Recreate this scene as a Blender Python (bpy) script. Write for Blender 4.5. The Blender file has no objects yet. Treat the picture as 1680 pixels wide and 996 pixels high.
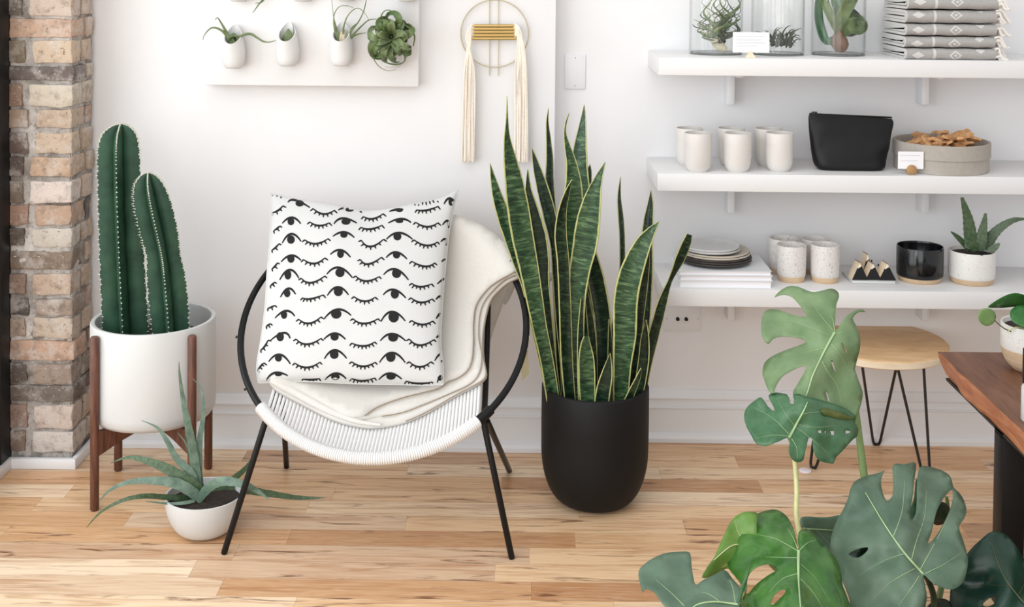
import bpy, bmesh, math, random
from mathutils import Vector, Matrix, noise
from mathutils.bvhtree import BVHTree
from mathutils.geometry import delaunay_2d_cdt

SC = bpy.context.scene
COL = SC.collection
random.seed(7)
PI = math.pi

# ------------------------------------------------------------------ camera
F = 2000.0                     # focal length in pixels of the 1680 x 996 frame
CX, CY = 840.0, -8.0           # principal point (the photo is a shifted, level view)
CAM = Vector((0, 0, 1.45))
YAW, PITCH, ROLL = math.radians(0.5), math.radians(1.5), math.radians(0.5)
RM = (Matrix.Rotation(YAW, 3, 'Z') @ Matrix.Rotation(PI/2 - PITCH, 3, 'X') @ Matrix.Rotation(ROLL, 3, 'Z'))
cam_data = bpy.data.cameras.new('camera')
cam_data.sensor_width = 36.0
cam_data.lens = F / 1680.0 * 36.0
cam_data.shift_x = 0.0
cam_data.shift_y = -(498.0 - CY) / 1680.0
cam_data.clip_start = 0.05
cam = bpy.data.objects.new('camera', cam_data)
cam.matrix_world = Matrix.Translation(CAM) @ RM.to_4x4()
COL.objects.link(cam)
SC.camera = cam

# ------------------------------------------------------------------ world, lights, exposure
SC.view_settings.view_transform = 'Standard'
SC.view_settings.look = 'None'
SC.view_settings.gamma = 1.0
SC.view_settings.use_curve_mapping = False
SC.view_settings.exposure = 0.1
SC.cycles.transparent_max_bounces = 24
world = bpy.data.worlds.new('daylight')
SC.world = world
world.use_nodes = True
bg = world.node_tree.nodes['Background']
bg.inputs[0].default_value = (1.0, 0.985, 0.968, 1)
bg.inputs[1].default_value = 0.76

def area(name, loc, target, sx, sy, power, color):
    l = bpy.data.lights.new(name, 'AREA')
    l.shape = 'RECTANGLE'; l.size = sx; l.size_y = sy; l.energy = power; l.color = color
    o = bpy.data.objects.new(name, l)
    o.location = loc
    d = Vector(target) - Vector(loc)
    o.rotation_euler = d.to_track_quat('-Z', 'Y').to_euler()
    COL.objects.link(o)
    return o
# daylight falling in through the shop window on the left, and through the shop front behind the viewer
area('window_daylight', (-1.95, 1.45, 1.2), (0.3, 2.6, 0.1), 3.4, 2.2, 62, (0.945, 0.975, 1.0))
area('shopfront_daylight', (-1.4, -2.6, 1.8), (0.4, 3.5, 0.2), 4.4, 2.6, 84, (0.945, 0.975, 1.0))
area('overhead_fill', (-0.9, 0.7, 3.6), (-0.6, 2.1, 0), 3.0, 2.8, 38, (1.0, 0.985, 0.96))  # added overhead fill to brighten the floor, no such source known

# ------------------------------------------------------------------ pixel helpers (a pixel of the photo and a plane give a point)
def ray(px, py):
    return RM @ Vector(((px - CX) / F, -(py - CY) / F, -1.0))
def PY(px, py, Y):
    d = ray(px, py); return CAM + d * (Y / d.y)
def PZ(px, py, z):
    d = ray(px, py); return CAM + d * ((z - CAM.z) / d.z)
def PP(px, py, o, n):
    d = ray(px, py); return CAM + d * ((Vector(o) - CAM).dot(n) / d.dot(n))
def mpp(Y):                     # metres per pixel at depth Y
    return Y / F
def proj(p):
    q = RM.transposed() @ (Vector(p) - CAM)
    return (CX + F * q.x / -q.z, CY - F * q.y / -q.z)

def catmull(pts, n):
    """n points along a smooth curve through pts (tuples of any length)."""
    P = [tuple(p) for p in pts]
    k = len(P)
    if k == 2:
        P = [P[0], tuple((a+b)/2 for a, b in zip(*P)), P[1]]; k = 3
    out = []
    for i in range(n):
        t = i / (n - 1) * (k - 1)
        j = min(int(t), k - 2); u = t - j
        p0 = P[max(j-1, 0)]; p1 = P[j]; p2 = P[j+1]; p3 = P[min(j+2, k-1)]
        out.append(tuple(0.5*((2*b) + (-a+c)*u + (2*a-5*b+4*c-d)*u*u + (-a+3*b-3*c+d)*u**3)
                         for a, b, c, d in zip(p0, p1, p2, p3)))
    return out
def closed_smooth(pts, step=4.0):
    k = len(pts); out = []
    for j in range(k):
        p0, p1, p2, p3 = pts[j-1], pts[j], pts[(j+1) % k], pts[(j+2) % k]
        L = math.dist(p1, p2); m = max(1, int(L/step))
        for i in range(m):
            u = i/m
            out.append(tuple(0.5*((2*b)+(-a+c)*u+(2*a-5*b+4*c-d)*u*u+(-a+3*b-3*c+d)*u**3) if m > 1 else b
                             for a, b, c, d in zip(p0, p1, p2, p3)))
    return out
def inside(p, poly):
    x, y = p; c = False; j = len(poly)-1
    for i in range(len(poly)):
        xi, yi = poly[i][0], poly[i][1]; xj, yj = poly[j][0], poly[j][1]
        if (yi > y) != (yj > y) and x < (xj-xi)*(y-yi)/(yj-yi)+xi: c = not c
        j = i
    return c
def seg_dist(p, a, b):
    ax, ay = a[0], a[1]; bx, by = b[0], b[1]
    dx, dy = bx-ax, by-ay; L = dx*dx+dy*dy or 1e-9
    t = max(0, min(1, ((p[0]-ax)*dx+(p[1]-ay)*dy)/L))
    s = dx*(p[1]-ay)-dy*(p[0]-ax)
    return math.hypot(p[0]-ax-t*dx, p[1]-ay-t*dy), (1 if s > 0 else -1)
def poly_dist(p, line):
    return min((seg_dist(p, line[i], line[i+1]) for i in range(len(line)-1)), key=lambda q: q[0])

# ------------------------------------------------------------------ mesh builder
class MB:
    def __init__(s): s.v = []; s.f = []; s.m = []; s.uv = {}; s.col = {}
    def add(s, verts, faces, mat=0):
        b = len(s.v); s.v += [Vector(p) for p in verts]
        for f in faces: s.f.append([i+b for i in f]); s.m.append(mat)
        return b
    def box(s, x0, x1, y0, y1, z0, z1, bev=0.0, seg=2, mat=0, rot=None, jit=0):
        bm = bmesh.new(); bmesh.ops.create_cube(bm, size=1)
        for v in bm.verts:
            v.co = Vector(((x0+x1)/2+v.co.x*(x1-x0), (y0+y1)/2+v.co.y*(y1-y0), (z0+z1)/2+v.co.z*(z1-z0)))
        if bev > 0: bmesh.ops.bevel(bm, geom=list(bm.edges), offset=bev, segments=seg, profile=0.5, affect='EDGES')
        if rot is not None:
            for v in bm.verts: v.co = rot @ v.co
        s.from_bm(bm, mat)
    def from_bm(s, bm, mat=0):
        bm.verts.index_update()
        s.add([v.co.copy() for v in bm.verts], [[v.index for v in f.verts] for f in bm.faces], mat); bm.free()
    def loft(s, rings, mat=0, cap0=True, cap1=True, closed=True):
        n = len(rings[0]); b = len(s.v)
        for r in rings: s.v += [Vector(p) for p in r]
        for i in range(len(rings)-1):
            for j in range(n if closed else n-1):
                k = (j+1) % n
                s.f.append([b+i*n+j, b+i*n+k, b+(i+1)*n+k, b+(i+1)*n+j]); s.m.append(mat)
        if cap0: s.f.append([b+j for j in reversed(range(n))]); s.m.append(mat)
        if cap1: s.f.append([b+(len(rings)-1)*n+j for j in range(n)]); s.m.append(mat)
        return b
    def lathe(s, prof, seg=40, c=(0, 0, 0), mat=0, fn=None):
        """prof: list of (r, z) from bottom outside, up, over the rim and down inside."""
        rings = []
        for r, z in prof:
            ring = []
            for j in range(seg):
                a = 2*PI*j/seg; rr = max(r, 1e-5)
                p = Vector((c[0]+rr*math.cos(a), c[1]+rr*math.sin(a), c[2]+z))
                if fn: p = fn(p, a, r, z)
                ring.append(p)
            rings.append(ring)
        s.loft(rings, mat, True, True)
    def tube(s, pts, rad, seg=8, mat=0, flat=1.0, up=None, cap=True):
        pts = [Vector(p) for p in pts]; n = len(pts)
        if not hasattr(rad, '__len__'): rad = [rad]*n
        t0 = (pts[1]-pts[0]).normalized()
        ref = Vector(up) if up is not None else (Vector((0, 0, 1)) if abs(t0.z) < 0.9 else Vector((0, 1, 0)))
        x = t0.cross(ref).normalized(); rings = []
        for i in range(n):
            t = (pts[min(i+1, n-1)]-pts[max(i-1, 0)]).normalized()
            x = (x - t*x.dot(t))
            x = x.normalized() if x.length > 1e-6 else t.orthogonal().normalized()
            y = t.cross(x)
            rings.append([pts[i]+x*(rad[i]*math.cos(2*PI*j/seg))+y*(rad[i]*flat*math.sin(2*PI*j/seg)) for j in range(seg)])
        s.loft(rings, mat, cap, cap)
    def ball(s, c, r, seg=12, mat=0, sc=(1, 1, 1)):
        n = max(4, seg//2)
        prof = [(r*math.sin(PI*i/n), -r*math.cos(PI*i/n)) for i in range(n+1)]
        s.lathe(prof, seg, (0, 0, 0), mat, fn=lambda p, a, rr, z: Vector((c[0]+p.x*sc[0], c[1]+p.y*sc[1], c[2]+p.z*sc[2])))
    def build(s, name, mats, parent=None, smooth=40, loc=None, solid=0, sub=0):
        me = bpy.data.meshes.new(name)
        off = Vector((0, 0, 0))
        if loc is not None: off = Vector(loc)
        elif parent is not None: off = wloc(parent)
        me.from_pydata([v-off for v in s.v], [], s.f)
        mats = mats if isinstance(mats, (list, tuple)) else [mats]
        for m in mats: me.materials.append(m)
        for p, k in zip(me.polygons, s.m): p.material_index = k
        if s.uv:
            lay = me.uv_layers.new(name='uv')
            for l in me.loops: lay.data[l.index].uv = s.uv.get(l.vertex_index, (0, 0))
        if s.col:
            ca = me.color_attributes.new('tone', 'FLOAT_COLOR', 'POINT')
            for i in range(len(s.v)): ca.data[i].color = s.col.get(i, (0.5, 0.5, 0.5, 1))
        me.validate()
        bm = bmesh.new(); bm.from_mesh(me); bmesh.ops.recalc_face_normals(bm, faces=bm.faces); bm.to_mesh(me); bm.free()
        if smooth:
            for p in me.polygons: p.use_smooth = True
            me.set_sharp_from_angle(angle=math.radians(smooth))
        o = bpy.data.objects.new(name, me); COL.objects.link(o)
        if parent is not None: o.parent = parent
        elif loc is not None: o.location = off
        if solid:
            md = o.modifiers.new('thickness', 'SOLIDIFY'); md.thickness = solid; md.offset = 0
        if sub:
            md = o.modifiers.new('smooth', 'SUBSURF'); md.levels = sub; md.render_levels = sub
        return o
def wloc(o):
    p = Vector(o.location)
    while o.parent: o = o.parent; p += o.location
    return p
def tag(o, label=None, cat=None, group=None, kind=None):
    if label: o['label'] = label
    if cat: o['category'] = cat
    if group: o['group'] = group
    if kind: o['kind'] = kind
    return o
def thing(name, label, cat, loc, group=None):
    o = bpy.data.objects.new(name, None); o.empty_display_size = 0.05
    o.location = loc; COL.objects.link(o)
    return tag(o, label, cat, group)
def dup(root, loc, label, rz=0.0, group=None):
    r = root.copy(); COL.objects.link(r); r.location = loc; r.rotation_euler = (0, 0, rz)
    r['label'] = label
    if group: r['group'] = group
    for ch in list(root.children):
        c = ch.copy(); COL.objects.link(c); c.parent = r
        for g in list(ch.children):
            d = g.copy(); COL.objects.link(d); d.parent = c
    return r

# ------------------------------------------------------------------ materials
def lin(c):
    c = c/255.0
    return c/12.92 if c <= 0.04045 else ((c+0.055)/1.055)**2.4
def rgb(r, g, b): return (lin(r), lin(g), lin(b), 1)
class Mat:
    """small helper around a Principled material's node tree"""
    def __init__(s, name, color=(0.8, 0.8, 0.8, 1), rough=0.5, metal=0.0, spec=0.5):
        s.m = bpy.data.materials.new(name); s.m.use_nodes = True
        s.t = s.m.node_tree; s.n = s.t.nodes; s.b = s.n['Principled BSDF']
        s.b.inputs['Base Color'].default_value = color
        s.b.inputs['Roughness'].default_value = rough
        s.b.inputs['Metallic'].default_value = metal
        s.b.inputs['Specular IOR Level'].default_value = spec
    def node(s, typ, **kw):
        n = s.n.new(typ)
        for k, v in kw.items():
            if k in n.inputs: n.inputs[k].default_value = v
            else: setattr(n, k, v)
        return n
    def link(s, a, b): s.t.links.new(a, b)
    def coords(s, out='Object', scale=(1, 1, 1), loc=(0, 0, 0)):
        tc = s.n.new('ShaderNodeTexCoord'); mp = s.n.new('ShaderNodeMapping')
        mp.inputs['Scale'].default_value = scale; mp.inputs['Location'].default_value = loc
        s.link(tc.outputs[out], mp.inputs['Vector']); return mp.outputs['Vector']
    def noise(s, vec, scale=5, detail=4, rough=0.5, dist=0.0):
        n = s.node('ShaderNodeTexNoise', Scale=scale, Detail=detail, Roughness=rough, Distortion=dist)
        s.link(vec, n.inputs['Vector']); return n.outputs['Fac']
    def ramp(s, fac, stops, interp='LINEAR'):
        r = s.n.new('ShaderNodeValToRGB'); r.color_ramp.interpolation = interp
        e = r.color_ramp.elements
        while len(e) < len(stops): e.new(0.5)
        for el, (p, c) in zip(e, stops):
            el.position = p; el.color = c if hasattr(c, '__len__') else (c, c, c, 1)
        s.link(fac, r.inputs['Fac']); return r.outputs['Color']
    def mix(s, fac, a, b, typ='MIX'):
        m = s.n.new('ShaderNodeMix'); m.data_type = 'RGBA'; m.blend_type = typ
        for sock, val in ((m.inputs[0], fac), (m.inputs[6], a), (m.inputs[7], b)):
            if hasattr(val, 'links') or isinstance(val, bpy.types.NodeSocket): s.link(val, sock)
            else: sock.default_value = val
        return m.outputs[2]
    def math(s, op, a, b=0.0, c=0.0):
        m = s.n.new('ShaderNodeMath'); m.operation = op
        for sock, val in zip(m.inputs, (a, b, c)):
            if isinstance(val, bpy.types.NodeSocket): s.link(val, sock)
            else: sock.default_value = val
        return m.outputs[0]
    def color(s, sock): s.link(sock, s.b.inputs['Base Color']); return s
    def rough(s, sock): s.link(sock, s.b.inputs['Roughness']); return s
    def bump(s, h, strength=0.3, dist=0.002):
        b = s.node('ShaderNodeBump', Strength=strength, Distance=dist)
        s.link(h, b.inputs['Height']); s.link(b.outputs['Normal'], s.b.inputs['Normal']); return s

def simple(name, color, rough=0.5, metal=0.0, spec=0.5, vary=0.0, scale=20, bump=0.0):
    M = Mat(name, color, rough, metal, spec)
    if vary or bump:
        v = M.coords(); f = M.noise(v, scale, 4, 0.6)
        if vary:
            a = tuple(c*(1-vary) for c in color[:3])+(1,); b = tuple(min(1, c*(1+vary)) for c in color[:3])+(1,)
            M.color(M.ramp(f, [(0.3, a), (0.7, b)]))
        if bump: M.bump(f, bump)
    return M.m
def thin_glass(name, tint):
    m = bpy.data.materials.new(name); m.use_nodes = True; t = m.node_tree; n = t.nodes
    n.remove(n['Principled BSDF'])
    tr = n.new('ShaderNodeBsdfTransparent')
    lt = n.new('ShaderNodeLayerWeight'); lt.inputs[0].default_value = 0.5
    p5 = n.new('ShaderNodeMath'); p5.operation = 'POWER'; p5.inputs[1].default_value = 6.0; t.links.new(lt.outputs['Facing'], p5.inputs[0])
    mc = n.new('ShaderNodeMix'); mc.data_type = 'RGBA'; mc.inputs[6].default_value = tint; mc.inputs[7].default_value = (0.42, 0.45, 0.44, 1)
    t.links.new(p5.outputs[0], mc.inputs[0]); t.links.new(mc.outputs[2], tr.inputs[0])
    gl = n.new('ShaderNodeBsdfGlossy'); gl.inputs['Roughness'].default_value = 0.03
    gl.inputs['Color'].default_value = (1, 1, 1, 1)
    lw = n.new('ShaderNodeLayerWeight'); lw.inputs[0].default_value = 0.5
    pw = n.new('ShaderNodeMath'); pw.operation = 'POWER'; pw.inputs[1].default_value = 4.0; t.links.new(lw.outputs['Facing'], pw.inputs[0])
    fr = n.new('ShaderNodeMath'); fr.operation = 'MULTIPLY_ADD'; fr.inputs[1].default_value = 0.55; fr.inputs[2].default_value = 0.035; t.links.new(pw.outputs[0], fr.inputs[0])
    mx = n.new('ShaderNodeMixShader')
    t.links.new(fr.outputs[0], mx.inputs[0]); t.links.new(tr.outputs[0], mx.inputs[1]); t.links.new(gl.outputs[0], mx.inputs[2])
    t.links.new(mx.outputs[0], n['Material Output'].inputs['Surface'])
    return m

m_wall = simple('white_painted_plaster', rgb(234, 234, 236), 0.75, vary=0.012, scale=3, bump=0.05)
m_trim = simple('white_trim_paint', rgb(230, 231, 234), 0.45)
m_shelf = simple('white_shelf_paint', rgb(226, 226, 227), 0.4)
m_black = simple('black_painted_steel', rgb(13, 13, 15), 0.4, spec=0.3, vary=0.1, scale=60)
m_ceramic = simple('white_glazed_ceramic', rgb(208, 209, 209), 0.3)
m_matteceramic = simple('white_matt_ceramic', rgb(220, 220, 220), 0.55)
m_blackpot = simple('black_matt_stoneware', rgb(14, 14, 15), 0.6, spec=0.3, vary=0.12, scale=160, bump=0.05)
m_blackglaze = simple('black_glossy_glaze', rgb(14, 15, 18), 0.13)
m_clay = simple('bare_tan_clay', rgb(205, 178, 146), 0.8, vary=0.06, scale=80)
m_walnut = None
m_brass = simple('aged_brass', rgb(196, 168, 104), 0.4, 0.7)
m_wire = simple('pale_brass_wire', rgb(196, 186, 160), 0.4, 0.5)
m_cotton = simple('natural_cotton_cord', rgb(238, 229, 217), 0.9, vary=0.06, scale=140, bump=0.2)
m_whitecord = simple('white_seat_cord', rgb(226, 226, 226), 0.8, vary=0.04, scale=200, bump=0.15)
m_soil = simple('dark_potting_soil', rgb(48, 38, 32), 0.95, vary=0.5, scale=120, bump=1.0)
m_paper = simple('white_card', rgb(242, 242, 246), 0.7)
m_ink = simple('grey_blue_ink', rgb(150, 156, 182), 0.8)
m_blackcloth = simple('black_waxed_cloth', rgb(9, 10, 13), 0.5, spec=0.35, vary=0.25, scale=25, bump=0.3)
m_darkzip = simple('dark_zip_metal', rgb(60, 60, 62), 0.4, 0.6)
m_greyboard = simple('grey_felted_board', rgb(172, 166, 158), 0.85, vary=0.05, scale=90, bump=0.1)
m_glass = thin_glass('clear_glass', (0.992, 0.995, 0.993, 1))
m_glassrim = simple('grey_glass_edge', rgb(108, 112, 110), 0.1)
m_pane = thin_glass('window_glass', (0.98, 0.99, 0.99, 1))
m_tag = simple('kraft_beige_card', rgb(172, 164, 132), 0.8)
m_felt = simple('white_felt', rgb(240, 232, 235), 0.9)
m_plate_dark = simple('charcoal_stoneware', rgb(62, 57, 55), 0.5, vary=0.15, scale=50)
m_plate_beige = simple('oatmeal_stoneware', rgb(196, 188, 176), 0.5, vary=0.05, scale=60)
m_plate_grey = simple('pale_grey_stoneware', rgb(205, 206, 207), 0.4, vary=0.03, scale=60)
m_iron = simple('raw_steel_rod', rgb(52, 49, 48), 0.4, 0.5)
m_bluegrey = simple('pale_book_cover', rgb(226, 230, 234), 0.5)

def wood(name, c0, c1, c2, scale=(2, 14, 14), rough=0.45, nscale=3.0):
    M = Mat(name, c1, rough)
    v = M.coords('Object', scale)
    f = M.noise(v, nscale, 6, 0.62, 0.6)
    M.color(M.ramp(f, [(0.25, c0), (0.5, c1), (0.75, c2)])); M.bump(f, 0.06)
    return M.m
m_walnut = wood('walnut_wood', rgb(62, 37, 28), rgb(98, 60, 46), rgb(126, 82, 62), (25, 25, 3))
m_bench = wood('oiled_walnut_slab', rgb(86, 52, 36), rgb(118, 78, 58), rgb(140, 98, 76), (14, 2, 14))
m_benchedge = wood('bark_side_live_edge', rgb(130, 72, 44), rgb(176, 110, 74), rgb(205, 145, 105), (10, 3, 18))
m_stoolseat = wood('pale_birch_seat', rgb(208, 168, 122), rgb(226, 190, 146), rgb(236, 206, 166), (3, 10, 10), 0.5)
m_seatrim = wood('raw_birch_edge', rgb(226, 204, 174), rgb(238, 220, 194), rgb(244, 230, 208), (3, 3, 20), 0.55)
m_chip = wood('pale_scented_wood', rgb(168, 112, 66), rgb(208, 158, 108), rgb(226, 184, 138), (30, 8, 30), 0.7)
m_lightwood = wood('light_wood_block', rgb(196, 158, 116), rgb(214, 180, 142), rgb(226, 198, 166), (20, 20, 60), 0.6)
m_discwood = wood('round_branch_slice', rgb(140, 104, 62), rgb(172, 134, 88), rgb(190, 154, 108), (60, 20, 60), 0.6)

# speckled stoneware glaze
def speckled(name, base, dots, amount=0.63):
    M = Mat(name, base, 0.4)
    v = M.coords()
    a = M.noise(v, 190, 2, 0.5); b = M.noise(v, 420, 2, 0.5)
    k = M.math('MAXIMUM', M.ramp(a, [(amount, 0.0), (amount+0.05, 0.7)]), M.ramp(b, [(amount+0.02, 0.0), (amount+0.07, 0.5)]))
    M.color(M.mix(k, base, dots)); return M.m
m_speckle = speckled('speckled_cream_glaze', rgb(222, 218, 215), rgb(160, 146, 136), 0.615)
m_speckle2 = speckled('speckled_white_glaze', rgb(228, 226, 222), rgb(160, 152, 138), 0.66)
m_cream = simple('cream_glazed_stoneware', rgb(216, 212, 208), 0.45, vary=0.015, scale=60)

# floor planks (boards run across the picture)
def floor_material():
    M = Mat('hickory_floorboards', rgb(210, 170, 130), 0.36, spec=0.4)
    tc = M.n.new('ShaderNodeTexCoord'); sx = M.n.new('ShaderNodeSeparateXYZ'); M.link(tc.outputs['Object'], sx.inputs[0])
    X, Y = sx.outputs[0], sx.outputs[1]
    W, L = 0.083, 0.72
    yr = M.math('DIVIDE', Y, W); row = M.math('FLOOR', yr); fy = M.math('FRACT', yr)
    wn = M.n.new('ShaderNodeTexWhiteNoise'); wn.noise_dimensions = '1D'; M.link(row, wn.inputs['W'])
    xo = M.math('ADD', M.math('DIVIDE', X, L), M.math('MULTIPLY', wn.outputs['Value'], 7.3))
    colm = M.math('FLOOR', xo); fx = M.math('FRACT', xo)
    cb = M.n.new('ShaderNodeCombineXYZ'); M.link(row, cb.inputs[0]); M.link(colm, cb.inputs[1])
    wn2 = M.n.new('ShaderNodeTexWhiteNoise'); wn2.noise_dimensions = '3D'; M.link(cb.outputs[0], wn2.inputs['Vector'])
    pid = wn2.outputs['Value']
    # per-board shifted grain
    cg = M.n.new('ShaderNodeCombineXYZ')
    M.link(M.math('MULTIPLY', X, 1.6), cg.inputs[0]); M.link(M.math('MULTIPLY', Y, 22.0), cg.inputs[1]); M.link(M.math('MULTIPLY', pid, 40.0), cg.inputs[2])
    g = M.noise(cg.outputs[0], 2.0, 7, 0.6, 1.2)
    g2 = M.noise(cg.outputs[0], 7.0, 4, 0.6, 0.4)
    tone = M.ramp(pid, [(0.0, rgb(186, 136, 94)), (0.25, rgb(218, 174, 130)), (0.55, rgb(233, 198, 158)), (0.85, rgb(242, 218, 188)), (1.0, rgb(176, 124, 84))])
    c = M.mix(M.ramp(g, [(0.30, 0.75), (0.54, 0.0)]), tone, rgb(172, 116, 74))
    c = M.mix(M.ramp(g2, [(0.45, 0.0), (0.75, 0.3)]), c, rgb(246, 224, 196))
    # dark heart streaks and knots
    ck = M.n.new('ShaderNodeCombineXYZ')
    M.link(M.math('MULTIPLY', X, 3.6), ck.inputs[0]); M.link(M.math('MULTIPLY', Y, 30.0), ck.inputs[1]); M.link(M.math('MULTIPLY', pid, 91.0), ck.inputs[2])
    k = M.noise(ck.outputs[0], 1.5, 4, 0.55, 0.8)
    c = M.mix(M.ramp(k, [(0.60, 0.0), (0.70, 0.85)]), c, rgb(104, 62, 38))
    # joints
    ey = M.math('LESS_THAN', M.math('MINIMUM', fy, M.math('SUBTRACT', 1.0, fy)), 0.011)
    ex = M.math('LESS_THAN', fx, 0.0022)
    j = M.math('MAXIMUM', ey, ex)
    c = M.mix(M.math('MULTIPLY', j, 0.28), c, rgb(92, 60, 40))
    M.color(c)
    M.rough(M.ramp(g, [(0.3, 0.42), (0.7, 0.32)]))
    M.bump(M.math('SUBTRACT', M.math('MULTIPLY', g, 0.15), j), 0.15, 0.001)
    return M.m
m_floor = floor_material()

def brick_material():
    M = Mat('old_whitewashed_brick', rgb(180, 140, 110), 0.9)
    at = M.n.new('ShaderNodeAttribute'); at.attribute_name = 'tone'
    v = M.coords()
    a = M.noise(v, 38, 6, 0.65); b = M.noise(v, 14, 6, 0.7); c_ = M.noise(v, 120, 3, 0.6)
    c = M.mix(M.ramp(a, [(0.30, 0.5), (0.50, 0.0)]), at.outputs['Color'], rgb(72, 54, 44))
    c = M.mix(M.ramp(b, [(0.50, 0.05), (0.64, 0.6)]), c, rgb(214, 204, 196))
    hs = M.node('ShaderNodeHueSaturation', Saturation=0.78, Value=0.86); M.link(c, hs.inputs['Color']); c = hs.outputs['Color']
    c = M.mix(M.ramp(c_, [(0.64, 0.0), (0.70, 0.75)]), c, rgb(58, 48, 42))
    c = M.mix(M.ramp(c_, [(0.28, 0.5), (0.36, 0.0)]), c, rgb(232, 226, 220))
    M.color(c); M.bump(a, 1.0, 0.006); return M.m
m_brick = brick_material()

# foliage
def leafmat(name, dark, light, rough=0.35, scale=14, trans=0.25, spec=0.5, stretch=(1, 1, 1)):
    M = Mat(name, light, rough, spec=spec)
    v = M.coords('Object', stretch)
    f = M.noise(v, scale, 4, 0.6)
    c = M.ramp(f, [(0.3, dark), (0.7, light)]); M.color(c)
    if trans:
        tl = M.n.new('ShaderNodeBsdfTranslucent'); M.link(c, tl.inputs[0])
        mx = M.n.new('ShaderNodeMixShader'); mx.inputs[0].default_value = trans
        M.link(M.b.outputs[0], mx.inputs[1]); M.link(tl.outputs[0], mx.inputs[2])
        M.link(mx.outputs[0], M.n['Material Output'].inputs['Surface'])
    return M.m
m_mon_pale = leafmat('pale_monstera_leaf', rgb(112, 142, 98), rgb(142, 168, 124), 0.4)
m_mon_mid = leafmat('mid_monstera_leaf', rgb(54, 100, 64), rgb(100, 144, 106), 0.26)
m_mon_grey = leafmat('grey_green_monstera_leaf', rgb(86, 114, 94), rgb(116, 142, 120), 0.4)
m_mon_vivid = leafmat('glossy_green_monstera_leaf', rgb(48, 100, 44), rgb(90, 142, 66), 0.16)
m_mon_olive = leafmat('olive_leaf_underside', rgb(74, 92, 42), rgb(112, 124, 62), 0.45)
m_mon_new = leafmat('yellow_green_new_leaf', rgb(96, 140, 60), rgb(128, 164, 80), 0.35)
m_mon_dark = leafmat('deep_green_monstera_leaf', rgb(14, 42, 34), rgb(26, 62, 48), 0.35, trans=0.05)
m_vein = simple('pale_leaf_vein', rgb(166, 192, 142), 0.45)
m_petiole = simple('green_leaf_stalk', rgb(112, 136, 78), 0.4, vary=0.12, scale=30)
m_petiole_pale = simple('cream_leaf_stalk', rgb(206, 206, 150), 0.4, vary=0.1, scale=30)
m_petiole_dark = simple('dark_leaf_stalk', rgb(70, 78, 48), 0.45)
m_aloe = leafmat('blue_green_aloe', rgb(72, 96, 82), rgb(116, 140, 122), 0.4, 40, 0.0)
m_aloe_dark = leafmat('dark_spotted_aloe', rgb(50, 74, 50), rgb(86, 108, 74), 0.4, 120, 0.0)
m_cactus = leafmat('cactus_skin', rgb(28, 56, 42), rgb(50, 84, 64), 0.5, 16, 0.0, 0.3)
m_spine = simple('pale_cactus_spine', rgb(204, 204, 190), 0.7)
m_air = leafmat('silver_green_air_plant', rgb(84, 102, 66), rgb(138, 152, 108), 0.6, 30, 0.1)
m_air_dark = leafmat('dark_air_plant', rgb(42, 52, 40), rgb(78, 90, 66), 0.6, 60, 0.05)
m_air_green = leafmat('green_air_plant', rgb(60, 84, 44), rgb(112, 134, 78), 0.5, 30, 0.1)
m_air_white = leafmat('bleached_air_plant_base', rgb(176, 160, 128), rgb(214, 206, 180), 0.6, 30, 0.0)
m_bulb = leafmat('brown_bulb_skin', rgb(84, 56, 40), rgb(138, 98, 70), 0.5, 30, 0.0)
m_pothos = leafmat('round_house_plant_leaf', rgb(38, 96, 44), rgb(70, 132, 66), 0.3, 20, 0.2)
m_pothos_pale = leafmat('young_round_leaf', rgb(140, 178, 108), rgb(166, 198, 134), 0.4, 20, 0.4)

def snake_material(name, c0, c1, c2):
    M = Mat(name, rgb(60, 90, 60), 0.34)
    uv = M.n.new('ShaderNodeUVMap'); uv.uv_map = 'uv'
    sx = M.n.new('ShaderNodeSeparateXYZ'); M.link(uv.outputs[0], sx.inputs[0])
    u, v = sx.outputs[0], sx.outputs[1]
    cb = M.n.new('ShaderNodeCombineXYZ'); M.link(M.math('MULTIPLY', u, 0.7), cb.inputs[0]); M.link(M.math('MULTIPLY', v, 120.0), cb.inputs[1])
    oi = M.n.new('ShaderNodeObjectInfo'); M.link(M.math('MULTIPLY', oi.outputs['Random'], 50.0), cb.inputs[2])
    f = M.noise(cb.outputs[0], 1.0, 4, 0.55, 1.0)
    c = M.ramp(f, [(0.34, c0), (0.52, c1), (0.72, c2)])
    e = M.math('ABSOLUTE', u)
    cb2 = M.n.new('ShaderNodeCombineXYZ'); M.link(M.math('MULTIPLY', v, 20.0), cb2.inputs[1]); M.link(u, cb2.inputs[0])
    wob = M.math('MULTIPLY', M.math('SUBTRACT', M.noise(cb2.outputs[0], 2.0, 2), 0.5), 0.16)
    k = M.ramp(M.math('ADD', e, wob), [(0.865, 0.0), (0.91, 1.0)])
    c = M.mix(M.math('MULTIPLY', k, 0.92), c, rgb(190, 190, 128))
    M.b.inputs['Specular IOR Level'].default_value = 0.35; M.color(c); return M.m
m_snake_lit = snake_material('lit_snake_plant_leaf', rgb(24, 44, 30), rgb(50, 80, 52), rgb(104, 132, 92))  # front-lit leaves: the light is put into a paler leaf colour
m_snake_shaded = snake_material('shaded_snake_plant_leaf', rgb(10, 24, 17), rgb(22, 42, 28), rgb(58, 82, 54))  # leaves turned from the light: shade put into a darker copy

m_cushion = simple('white_cotton_canvas', rgb(206, 206, 205), 0.9, vary=0.015, scale=300, bump=0.1)
m_print = simple('black_screen_print', rgb(16, 16, 17), 0.85)
m_blanket = simple('cream_wool_blanket', rgb(214, 210, 204), 0.95, vary=0.03, scale=160, bump=0.25)
m_hem = simple('brown_hem_stitching', rgb(150, 132, 112), 0.95)

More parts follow.
